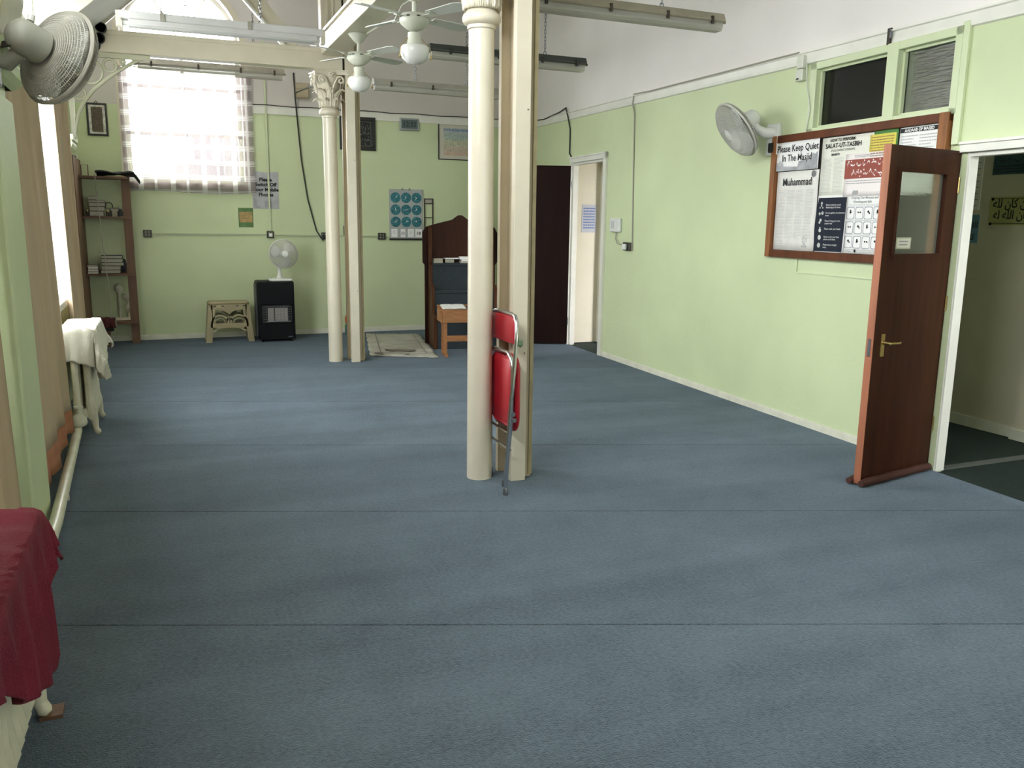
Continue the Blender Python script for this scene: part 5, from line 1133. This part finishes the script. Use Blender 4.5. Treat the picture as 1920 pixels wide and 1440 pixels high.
# sockets and trunking
def socket(x, z, label, plug=None, w=.075):
    t = thing('wall_socket', (x, YB, z), label, 'socket', 'metal sockets on the back wall trunking')
    q = MB(); q.bev((x-w/2, YB-.035, z-.045), (x+w/2, YB, z+.045), .006); q.build('box', M['socket'], t)
    q = MB()
    for dx in (-.018, .018): q.box((x+dx-.007, YB-.0365, z-.022), (x+dx+.007, YB-.035, z-.008)); q.box((x+dx-.006, YB-.038, z+.010), (x+dx+.006, YB-.035, z+.028))
    q.build('switches', M['page'], t)
    if plug: q = MB(); q.bev((x-.022, YB-.075, z-.030), (x+.022, YB-.036, z+.016), .008); q.build('plug', M[plug], t)
socket(-.137, 1.303, 'leftmost metal socket at the end of the green trunking', None, .095)
socket(1.312, 1.300, 'metal socket with a white plug above the desk fan', 'white', .085)
socket(1.99, 1.287, 'metal socket just left of the far column, fed by a dark cable', 'black', .06)
socket(2.765, 1.285, 'metal socket just left of the prayer time calendar', None, .10)
t = thing('trunking', (1.3, YB, 1.28), 'green painted cable trunking running along the back wall between the sockets', 'trunking')
M['trunk'] = mat('trunking_paint', (.42, .47, .31), .5)  # darker than the wall green: the shadow line is put into this colour
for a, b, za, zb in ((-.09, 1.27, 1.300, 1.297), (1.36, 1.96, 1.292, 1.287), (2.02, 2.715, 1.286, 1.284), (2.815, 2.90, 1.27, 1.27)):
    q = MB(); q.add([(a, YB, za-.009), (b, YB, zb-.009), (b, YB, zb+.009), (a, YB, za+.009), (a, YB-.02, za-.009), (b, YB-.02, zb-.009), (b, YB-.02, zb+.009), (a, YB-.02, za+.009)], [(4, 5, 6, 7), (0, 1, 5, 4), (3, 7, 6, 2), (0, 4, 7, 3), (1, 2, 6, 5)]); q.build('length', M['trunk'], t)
q = MB(); q.box((1.305, YB-.032, 1.345), (1.325, YB-.016, 3.72)); q.build('riser', M['lightgreen'], t)
q = MB(); q.box((2.255, YB-.013, 1.297), (2.268, YB, 1.42)); q.build('riser', M['cable'], t)
q = MB(); q.tube([(1.355, YB-.012, 1.27), (1.375, YB-.012, 1.26), (1.378, YB-.012, 1.18)], .006, 4); q.build('riser', M['lightgreen'], t)
q = MB(); q.tube([(1.66, 9.02, 2.95), (1.75, 9.6, 2.94), (1.73, 10.6, 3.03), (1.675, 11.28, 3.05), (1.70, YB-.02, 2.75), (1.735, YB-.02, 2.24), (1.80, YB-.02, 1.75), (1.90, YB-.02, 1.35), (1.98, YB-.03, 1.225), (2.01, YB-.05, 1.27)], .009, 6)
q.tube([(1.675, 11.28, 3.05), (1.675, YB-.02, 3.25), (1.675, YB-.02, 3.30)], .009, 6); tag(q.build('hanging_cable', M['cable'], smooth=True), 'dark cable sagging from the tie beam down the back wall to a socket', 'cable')
q = MB(); P = [(1.10, YB-.012, 3.23), (1.125, YB-.012, 3.10), (1.12, YB-.012, 2.98), (1.145, YB-.012, 2.885)]+[(1.15+i*.175, YB-.035, 2.888+.006*math.sin(i*1.7)) for i in range(20)]
q.tube(P, .006, 5); tag(q.build('rail_cable', M['cable'], smooth=True), 'thin dark cable lying along the picture rail of the back wall', 'cable')
t = thing('junction_box', (1.765, YB, 3.08), 'cream double junction box high on the back wall left of the far column', 'junction box')
for z0, z1 in ((3.0, 3.105), (3.108, 3.18)): q = MB(); q.bev((1.69, YB-.07, z0), (1.85, YB, z1), .008); q.build('box', M['cream_dark'], t)

# ================================================================ right wall: sockets, cables, notice board, papers
def wallcable(P, r, label, m='cablegrey'):
    q = MB(MW); q.tube(P, r, 5); return tag(q.build('wall_cable', M[m], smooth=True), label, 'cable')
q = MB(MW); q.bev((7.872, 0, 1.27), (7.872+.0, 0.0, 1.27), .001) if False else None
t = thing('wall_socket', tuple(MW @ Vector((7.90, 0, 1.265))), 'metal socket with white plug below the white thermostat on the right wall', 'socket')
q = MB(MW); q.bev((7.805, 0, 1.215), (7.975, .035, 1.300), .006); q.build('box', M['socket'], t)
q = MB(MW); q.bev((7.86, .035, 1.225), (7.92, .075, 1.285), .01); q.build('plug', M['white'], t)
t = thing('thermostat', tuple(MW @ Vector((8.18, 0, 1.48))), 'white wall unit right of the far doorway with a flex to the socket', 'wall unit')
q = MB(MW); q.bev((8.065, 0, 1.405), (8.30, .035, 1.552), .008); q.build('case', M['white'], t)
q = MB(MW); q.box((8.20, .035, 1.44), (8.26, .037, 1.52)); q.build('print', M['inkpale'], t)
q = MB(MW); q.tube([(8.16, .02, 1.405), (8.16, .025, 1.33), (8.10, .03, 1.28), (7.98, .02, 1.27)], .006, 5); q.build('flex', M['cablegrey'], t)
wallcable([(7.86, .008, 1.215), (7.80, .008, 1.22), (7.81, .008, 1.35), (7.84, .008, 2.0), (7.865, .008, 2.60), (7.875, .03, 2.70), (7.85, .03, 2.79), (7.5, .03, 2.775), (6.9, .03, 2.768), (6.2, .03, 2.758), (5.6, .03, 2.752), (5.27, .03, 2.747)], .008, 'grey cable climbing the right wall from the socket and running along the rail')
wallcable([(9.42, .012, 2.26), (9.50, .01, 2.32), (9.5, .01, 2.6), (9.53, .03, 2.75), (9.60, .03, 2.86), (9.8, .03, 2.83), (10.3, .03, 2.80), (10.7, .03, 2.82), (11.2, .03, 2.80)], .009, 'dark cable above the far doorway reaching back along the rail', 'cable')
wallcable([(5.17, .035, 2.66), (5.14, .04, 2.5), (5.09, .04, 2.33), (5.115, .04, 2.19), (5.13, .02, 2.17)], .005, 'thin pale cable hanging down the left edge of the high inner window', 'ivory')
t = thing('fused_outlet', tuple(MW @ Vector((5.24, 0, 2.65))), 'white switch box on the rail at the left end of the high inner window', 'switch box')
q = MB(MW); q.bev((5.19, .02, 2.63), (5.26, .055, 2.72), .006); q.build('upper_box', M['ivory'], t)
q = MB(MW); q.bev((5.20, .0, 2.545), (5.28, .045, 2.628), .006); q.build('lower_box', M['ivory'], t)
q = MB(MW); q.box((5.235, .045, 2.555), (5.262, .047, 2.565)); q.build('slot', M['dark'], t)
t = thing('window_catch', tuple(MW @ Vector((4.375, 0.03, 2.70))), 'dark metal catch above the middle of the high inner window', 'catch')
q = MB(MW); q.box((4.365, .022, 2.645), (4.395, .034, 2.745)); q.build('back_plate', M['brownpost'], t)
q = MB(MW); q.tube([(4.375, .036, 2.735), (4.35, .045, 2.71), (4.35, .045, 2.68)], .009, 6); q.build('hook', M['steel'], t)
# hatch seam under the board
q = MB(MW); q.box((4.30, 0, 1.145), (5.17, .008, 1.155)); q.box((5.14, 0, 1.155), (5.155, .012, 1.245)); q.build('trim_7', M['lightgreen'], **ST)

t = thing('notice_board', tuple(MW @ Vector((4.66, 0, 1.25))), 'large notice board in a varnished brown wooden frame on the right wall', 'notice board')
b0, b1, bz0, bz1 = 3.825, 5.50, 1.255, 2.172; fw = .055
q = MB(MW); q.box((b0+.02, 0, bz0+.02), (b1-.02, .012, bz1-.02)); q.build('backing', M['dark'], t)
q = MB(MW); q.box((b0, 0, bz1-fw), (b1, .04, bz1)); q.build('top_rail', M['boardframe'], t, bevel=.004)
q = MB(MW); q.box((b0, 0, bz0), (b1, .04, bz0+fw)); q.build('bottom_rail', M['boardframe'], t, bevel=.004)
for a, b in ((b0, b0+.07), (b1-.055, b1)): q = MB(MW); q.box((a, 0, bz0), (b, .048, bz1)); q.build('stile', M['boardside'], t, bevel=.004)
def S(u, z, off): return sheetR(u, z, off)
def SP(off): return MW @ Matrix(((-1, 0, 0, 0), (0, 0, 1, off), (0, 1, 0, 0), (0, 0, 0, 1)))      # sheet coords: x = -u, y = z
def sheet(t, u0, u1, z0, z1, off, m, name='sheet', curl=0., lean=0., z0b=None):
    """paper; u0 is the left side as seen (larger u)"""
    q = MB(MW); nx_, nz_ = 8, 8
    q.grid(lambda a, b: (u0+(u1-u0)*a+lean*(1-b), off+curl*math.sin(PI*a)*(.3+.7*(1-b))+curl*.6*math.sin(b*6)**2*.3, z0+(z1-z0)*b+((z0b or 0)*(a)*(1-b))), nx_, nz_)
    return q.build(name, M[m] if isinstance(m, str) else m, t, smooth=True, thick=.0012)
GP = 'papers pinned on the notice board'
P_ = lambda n_, u, z, lb: thing(n_, tuple(MW @ Vector((u, .014, z))), lb, 'notice', GP)
t = P_('notice', 5.2, 1.9, 'grey notice reading Please Keep Quiet In The Masjid at the top left of the board')
sheet(t, 5.445, 4.965, 1.905, 2.117, .030, 'paper', curl=.003)
q = MB(); q.text('Please Keep Quiet', .070, S(5.205, 2.045, .0345), sx=.90, bold=.001); q.text('In The Masjid', .070, S(5.205, 1.975, .0345), sx=.90, bold=.001); q.build('lettering', M['ink'], t)
q = MB(MW)
for P in ([(5.44, 1.907), (5.44, 1.972), (5.42, 1.965), (5.40, 1.985), (5.36, 1.965), (5.35, 1.907)], [(5.35, 1.907), (5.35, 1.94), (5.19, 1.93), (5.18, 1.968), (5.10, 1.98), (5.06, 1.985), (5.02, 2.02), (5.0, 2.01), (4.975, 2.03), (4.97, 1.907)]):
    n_ = len(P); q.add([(a, .0342, b) for a, b in P], [tuple(range(n_))])
q.build('skyline_print', M['greypic'], t)
t = P_('notice', 5.2, 1.6, 'tall newsprint sheet headed Muhammad down the left of the board')
sheet(t, 5.435, 4.962, 1.312, 1.900, .016, 'newsprint', curl=.008, lean=-.0)
q = MB(); q.text('Muhammad', .078, S(5.19, 1.795, .0275), sx=.92, bold=.0009); q.build('headline', M['ink'], t)
q = MB()
for k in range(4): textlines(q, -5.40+k*.105, -5.31+k*.105, 1.40, 1.765, 34, SP(.0275), .32, k+3)
textlines(q, -5.40, -5.31, 1.34, 1.39, 4, SP(.0275), .4, 9); q.build('column_print', M['inkpale'], t)
q = MB(); q.lathe([(0, 0), (.024, 0)], (0, 0, 0), 16, S(5.01, 1.872, .027)); squiggle(q, -5.09, -5.03, 1.34, 1.42, 3, SP(.0275), .003, 8, 3); q.build('emblem', M['inkgrey'], t)
t = P_('notice', 4.7, 1.9, 'cream sheet headed Salat-ut-Tasbih in the upper middle of the board')
sheet(t, 4.948, 4.445, 1.705, 2.112, .016, 'paper_cream', curl=.004)
q = MB(); q.text('HOW TO PERFORM', .028, S(4.74, 2.080, .0225), bold=.0008); q.text('SALAT-UT-TASBIH', .044, S(4.73, 2.038, .0225), bold=.001); q.text('(FOLLOWING SUNNAH)', .022, S(4.73, 2.012, .0225)); q.text('BENEFITS', .020, S(4.80, 1.985, .0225), bold=.0008); q.build('heading', M['ink'], t)
q = MB()
for k in range(4): textlines(q, -4.925+k*.118, -4.83+k*.118, 1.73 if k < 2 else 1.90, 1.97, 26 if k < 2 else 9, SP(.0225), .4, k+20)
q.build('column_print', M['inkpale'], t)
t = P_('notice', 4.33, 2.0, 'yellow notice on green card at the top of the board')
sheet(t, 4.445, 4.235, 1.97, 2.125, .018, 'greenpaper', 'green_card'); sheet(t, 4.475, 4.245, 1.935, 2.095, .022, 'yellow')
q = MB(); textlines(q, -4.46, -4.26, 1.95, 2.085, 8, SP(.0255), .3, 31); q.build('lettering', M['desk'], t)
t = P_('notice', 4.07, 2.0, 'white sheet with a black heading at the top right of the board')
sheet(t, 4.220, 3.905, 1.70, 2.115, .018, 'paper')
q = MB(MW); q.box((4.215, .0205, 2.082), (3.910, .0215, 2.108)); q.build('heading_bar', M['ink'], t)
q = MB(); q.text('AADAAB OF MASJID', .026, S(4.062, 2.086, .0225), bold=.0008); q.build('heading', M['paper'], t)
q = MB()
for k in range(2): textlines(q, -4.205+k*.15, -4.07+k*.15, 1.73, 2.07, 18, SP(.0225), .35, k+40)
q.build('column_print', M['inkpale'], t)
t = P_('notice', 4.5, 1.8, 'pale sheet with a brick red Arabic script banner in the middle of the board')
sheet(t, 4.690, 4.26, 1.70, 1.985, .024, 'paper_pink')
q = MB(MW); q.box((4.688, .0262, 1.818), (4.262, .0270, 1.945)); q.build('red_banner', M['redpaper'], t)
q = MB(); squiggle(q, -4.67, -4.28, 1.888, 1.938, 1, SP(.0278), .0045, 14, 11); squiggle(q, -4.62, -4.33, 1.828, 1.878, 1, SP(.0278), .0045, 15, 8); q.build('script', M['paper_pink'], t)
q = MB(); textlines(q, -4.60, -4.28, 1.955, 1.975, 2, SP(.0268), .4, 50); textlines(q, -4.67, -4.28, 1.78, 1.81, 2, SP(.0268), .3, 51); q.add([(-4.60, 1.712, 0), (-4.545, 1.712, 0), (-4.54, 1.738, 0), (-4.59, 1.738, 0)], [(0, 1, 2, 3)], SP(.0268)); q.build('print', M['inkgrey'], t)
t = P_('notice', 4.78, 1.5, 'dark navy safety notice with white icons in the lower middle of the board')
sheet(t, 4.945, 4.645, 1.312, 1.712, .020, 'paper', 'white_border', curl=.004)
q = MB(MW); q.grid(lambda a, b: (4.930-.285*a+.0*(1-b)+.012*(1-b)-(.02*math.sin(PI*b) if a < .01 else 0)*-1, .0255, 1.318+.378*b), 6, 8); q.build('navy_print', M['navy'], t, thick=.0008)
q = MB()
rows = ['Please maintain social\ndistancing at all times', 'Do not gather at communal\nareas', 'Please bring your own\nprayer mat', 'Please wash your hands', 'Please cover your face\nplease at all times', 'Please leave straight\naway']
for k, s_ in enumerate(rows): q.text(s_, .0175, S(4.850, 1.640-k*.056, .027), 'LEFT', bold=.0003)
q.build('lettering', M['inkpale'], t)
q = MB()
def ic(u, z, r, n_=12, M_=None): q.lathe([(0, 0), (r, 0)], (0, 0, 0), n_, S(u, z, .027))
for k in range(6):
    z = 1.640-k*.056; u = 4.895
    if k == 0: ic(u, z+.018, .010); ic(u+.014, z-.014, .009, 3); ic(u-.014, z-.014, .009, 3); ic(u, z, .009, 4)
    elif k == 1: ic(u+.014, z, .013, 4); ic(u-.014, z+.004, .014, 6)
    elif k == 2: ic(u, z+.01, .013, 5); ic(u+.010, z-.006, .010, 7)
    elif k == 3: ic(u, z+.012, .008, 4); ic(u, z-.006, .014, 8)
    elif k == 4: ic(u, z, .017, 14)
    else: ic(u, z, .018, 8)
q.build('icons', M['paper'], t)
t = P_('notice', 4.53, 1.5, 'white notice headed Keeping Our Mosque and Worshippers Safe beside the navy one')
sheet(t, 4.640, 4.26, 1.313, 1.712, .022, 'paper')
q = MB(); q.text('Keeping Our Mosque and', .024, S(4.60, 1.682, .0255), 'LEFT', bold=.0005); q.text('Worshippers Safe', .024, S(4.58, 1.655, .0255), 'LEFT', bold=.0005); q.build('heading', M['inkgrey'], t)
q = MB(); textlines(q, -4.62, -4.28, 1.63, 1.648, 2, SP(.0255), .35, 60)
for r_ in range(3): textlines(q, -4.61, -4.28, 1.538-r_*.098-.004, 1.538-r_*.098+.002, 1, SP(.0255), .6, 61+r_)
textlines(q, -4.62, -4.56, 1.322, 1.338, 2, SP(.0255), .5, 70); q.build('print', M['inkpale'], t)
q = MB()
def rr(u, z, w, h_, th):
    P = []
    for cx, cz, a0 in ((w/2-.012, h_/2-.012, 0), (-w/2+.012, h_/2-.012, PI/2), (-w/2+.012, -h_/2+.012, PI), (w/2-.012, -h_/2+.012, 3*PI/2)):
        for i in range(4): P.append((cx+.012*math.cos(a0+i*PI/6), cz+.012*math.sin(a0+i*PI/6)))
    n_ = len(P); I = [(a*(1-2*th/w), b*(1-2*th/h_)) for a, b in P]; Mz = S(u, z, .0257)
    q.add([(a, b, 0) for a, b in P]+[(a, b, 0) for a, b in I], [(i, (i+1) % n_, n_+(i+1) % n_, n_+i) for i in range(n_)], Mz)
for r_ in range(3):
    for c_ in range(4): rr(4.598-c_*.084, 1.587-r_*.098, .074, .082, .0028)
q.build('icon_boxes', M['bluecream'] if False else mat('icon_box_print', (.14, .15, .22), .8), t)
q = MB()
for r_ in range(3):
    for c_ in range(4):
        u, z = 4.598-c_*.084, 1.592-r_*.098
        if (r_+c_) % 3 == 0: q.lathe([(0, 0), (.013, 0)], (0, 0, 0), 3, S(u, z, .0262)); q.lathe([(0, 0), (.006, 0)], (0, 0, 0), 8, S(u, z+.012, .0262))
        elif (r_+c_) % 3 == 1: q.lathe([(0, 0), (.006, 0)], (0, 0, 0), 8, S(u+.010, z, .0262)); q.lathe([(0, 0), (.006, 0)], (0, 0, 0), 8, S(u-.010, z, .0262))
        else: q.lathe([(0, 0), (.010, 0)], (0, 0, 0), 4, S(u, z+.004, .0262)); q.lathe([(0, 0), (.006, 0)], (0, 0, 0), 5, S(u-.012, z-.006, .0262))
q.add([(-4.535, 1.322, 0), (-4.518, 1.322, 0), (-4.518, 1.342, 0), (-4.535, 1.342, 0)], [(0, 1, 2, 3)], SP(.0262))
q.build('icons', M['ink'], t)

# ================================================================ open door leaves
hp = Vector((wallx(3.72)-.005, 3.735, 0)); fp = Vector((3.705, 3.600, 0)); d_ = (fp-hp); Lw = d_.length; a_ = math.atan2(d_.y, d_.x)
MD = Matrix.Translation(hp) @ Matrix.Rotation(a_, 4, 'Z')          # x: hinge -> free edge; local y is towards the camera side or away
flip = (MD.to_3x3() @ Vector((0, 1, 0))).y < 0
s_ = 1 if flip else -1                                              # s_*y points towards the camera
t = thing('open_door', tuple(hp), 'dark varnished door with a reeded glass pane, standing open by the notice board', 'door')
zt = 1.940; gx0, gx1, gz0, gz1 = .125, .60, 1.335, 1.812; th = .044
def DB(q, x0, x1, y0, y1, z0, z1): q.box((x0, s_*y0, z0), (x1, s_*y1, z1)); return q
q = MB(MD)
DB(q, .0, gx0, -th, 0, .012, zt); DB(q, gx1, Lw-.004, -th, 0, .012, zt); DB(q, gx0, gx1, -th, 0, .012, gz0); DB(q, gx0, gx1, -th, 0, gz1, zt); leaf_ = q.build('leaf', M['door'], t)
q = MB(MD); DB(q, Lw-.004, Lw, -th, 0, .012, zt); q.build('lipping', M['dooredge'], t)
q = MB(MD)
for x0, x1, z0, z1 in ((gx0-.012, gx0+.012, gz0-.012, gz1+.012), (gx1-.012, gx1+.012, gz0-.012, gz1+.012), (gx0, gx1, gz0-.012, gz0+.012), (gx0, gx1, gz1-.012, gz1+.012)): DB(q, x0, x1, -.004-.012, .006, z0, z1)
q.build('glazing_bead', M['door'], t)
q = MB(MD); DB(q, gx0, gx1, -.026, -.020, gz0, gz1); q.build('glass_pane', M['glass_door'], t)
MS = MD @ Matrix(((-1, 0, 0, 0), (0, 0, s_, 0), (0, 1, 0, 0), (0, 0, 0, 1)))     # sheet on the camera side: x runs towards the hinge as seen
q = MB(MD); DB(q, .40, .545, -.0195, -.0175, 1.375, 1.440); st = q.build('label', M['yellowgreen'] if False else mat('label_card', (.55, .55, .40), .7), t)
q = MB(MD); DB(q, .41, .535, -.0175, -.0168, 1.382, 1.433); q.build('label_inner', M['paper_cream'], st)
q = MB(MD)
for k, z in enumerate((1.413, 1.395)): DB(q, .43+.005*k, .515, -.0168, -.0162, z, z+.007)
q.build('label_print', M['inkgrey'], st)
q = MB(MD); DB(q, .595, .63, 0, .004, .765, .895); q.build('lock_plate', M['brass'], t)
q = MB(MD); c0 = lambda x, y, z: (x, s_*y, z); q.tube([c0(.612, .004, .845), c0(.612, .045, .845), c0(.60, .05, .845), c0(.52, .05, .843), c0(.505, .046, .845)], [.010, .009, .008, .007, .006], 8); q.build('lever_handle', M['brass'], t, smooth=True)
q = MB(MD); q.tube([c0(.612, -th-.004, .845), c0(.612, -th-.045, .845), c0(.60, -th-.05, .845), c0(.53, -th-.05, .843)], .008, 8); q.build('lever_handle', M['brass'], t, smooth=True)
q = MB(MD); DB(q, Lw, Lw+.003, -th*.7, -th*.3, .77, .87); q.build('latch_plate', M['steel'], t)
q = MB(MD); q.lathe([(0, 0), (.008, .002), (.009, .012), (0, .016)], (0, 0, 0), 10, MD @ Matrix(((1, 0, 0, Lw-.05), (0, 0, s_, 0), (0, 1, 0, 1.19), (0, 0, 0, 1))) if False else None) if False else None
for z in (.25, 1.0, 1.7): q = MB(MD); q.cyl((.002, s_*.004, z), (.002, s_*.004, z+.09), .006, 8); q.build('hinge', M['brass'], t)
t = thing('draught_excluder', tuple(MD @ Vector((.4, 0, .02))), 'brown double draught excluder roll under the open door', 'draught excluder')
for y in (.018, -th-.018): q = MB(MD); q.tube([(.02+(Lw+.005)*i/12, s_*(y+.003*math.sin(i*1.7)), .026) for i in range(13)], [.020]+[.025]*11+[.018], 10); q.build('roll', M['draught'], t, smooth=True)
q = MB(MD); q.box((.05, s_*.012, .004), (Lw-.02, s_*(-th-.012), .011)); q.build('web', M['draught'], t)

# far door: dark leaf opened against the back corner
hp2 = MW @ Vector((9.42, .02, 0)); fp2 = Vector((4.00, 9.66, 0)); d2 = fp2-hp2; L2 = .80; a2 = math.atan2(d2.y, d2.x); MD2 = Matrix.Translation(hp2) @ Matrix.Rotation(a2, 4, 'Z')
t = thing('open_door', tuple(hp2), 'very dark brown plain door standing open at the far doorway behind the posts', 'door')
q = MB(MD2); q.box((0, -.02, .012), (L2, .02, 2.17)); q.build('leaf', M['darkdoor'], t, bevel=.003)
for z in (.25, 1.9): q = MB(MD2); q.cyl((0, .022, z), (0, .022, z+.09), .007, 8); q.build('hinge', M['steel'], t)
q = MB(MD2); q.tube([(L2-.06, .02, 1.0), (L2-.06, .06, 1.0), (L2-.15, .065, 1.0)], .008, 8); q.build('lever_handle', M['steel'], t)
t = thing('paper_notice', (4.95, 9.515, 1.5), 'pale blue notice on the white panel inside the far doorway', 'notice')
q = MB(); q.box((4.85, 9.515, 1.38), (5.05, 9.519, 1.72)); q.build('sheet', mat('pale_blue_paper', (.42, .43, .48), .8), t)
q = MB(); textlines(q, 4.87, 5.03, 1.42, 1.69, 8, Matrix(((1, 0, 0, 0), (0, 0, -1, 9.513), (0, 1, 0, 0), (0, 0, 0, 1))), .4, 80); q.build('print', M['bluecream'], t)

# ================================================================ posters in the hall
HX = 5.70
def SH(off): return Matrix(((0, 0, -1, HX-off), (-1, 0, 0, 0), (0, 1, 0, 0), (0, 0, 0, 1)))      # x = -Y, y = z on the hall wall
def hposter(y0, y1, z0, z1, m, lb):
    t = thing('wall_poster', (HX, (y0+y1)/2, z0), lb, 'poster', 'posters in the hall'); q = MB(); q.box((HX-.004, y1, z0), (HX-.001, y0, z1)); q.build('sheet', M[m], t); return t
t = hposter(4.55, 4.22, 1.52, 1.722, 'yellowgreen', 'pale yellow poster with two lines of black Arabic script in the hall')
q = MB()
ar1 = '\ufedf\ufee0\ufeea'; l1 = 'من كان لله'
def art(s_): return s_
w_min = '\ufee3\ufee6'; w_kan = '\ufedb\ufe8e\ufee5'; w_llh = '\ufedf\ufee0\ufeea'; w_allh = '\ufe8d\ufedf\ufee0\ufeea'; w_lh = '\ufedf\ufeea'
rev = lambda *ws: ' '.join(w[::-1] for w in ws[::-1])
q.text(rev(w_min, w_kan, w_llh), .085, SH(.0055) @ Matrix.Translation((-4.37, 1.645, 0)), sx=.85, bold=.0016); q.text(rev(w_kan, w_allh, w_lh), .085, SH(.0055) @ Matrix.Translation((-4.37, 1.565, 0)), sx=.85, bold=.0016)
q.build('script', M['ink'], t)
q = MB()
for y in (1.530, 1.708): q.add([(-4.52, y, 0), (-4.25, y, 0), (-4.25, y+.004, 0), (-4.52, y+.004, 0)], [(0, 1, 2, 3)], SH(.0055))
for x in (-4.53, -4.25):
    for y in (1.528, 1.706): q.lathe([(0, 0), (.012, 0)], (0, 0, 0), 6, SH(.0055) @ Matrix.Translation((x, y, 0)))
q.build('border', M['ink'], t)
t = hposter(4.82, 4.625, 1.385, 1.595, 'bluepaper', 'mid blue poster with black script low beside the door jamb in the hall')
q = MB(); q.text(rev(w_allh, w_kan), .06, SH(.0055) @ Matrix.Translation((-4.72, 1.50, 0)), bold=.001); textlines(q, -4.80, -4.70, 1.455, 1.470, 1, SH(.0055), .6, 90); q.text(rev(w_kan, w_min), .06, SH(.0055) @ Matrix.Translation((-4.74, 1.41, 0)), bold=.002); q.build('script', M['ink'], t)
t = hposter(4.56, 4.20, 1.88, 2.06, 'tealpaper', 'dark teal poster high on the hall wall by the right edge')
q = MB(); squiggle(q, -4.55, -4.22, 1.96, 2.05, 2, SH(.0055), .004, 33, 7); textlines(q, -4.54, -4.22, 1.89, 1.95, 3, SH(.0055), .3, 91); q.build('script', M['ink'], t)
t = hposter(4.83, 4.64, 1.63, 2.03, 'newsprint', 'pale ruled sheet pinned beside the door jamb above the mid blue poster')
q = MB()
for k in range(8): q.add([(-4.80, 1.66+k*.045, 0), (-4.66, 1.66+k*.045, 0), (-4.66, 1.664+k*.045, 0), (-4.80, 1.664+k*.045, 0)], [(0, 1, 2, 3)], SH(.0055))
q.build('ruling', M['bluecream'], t)
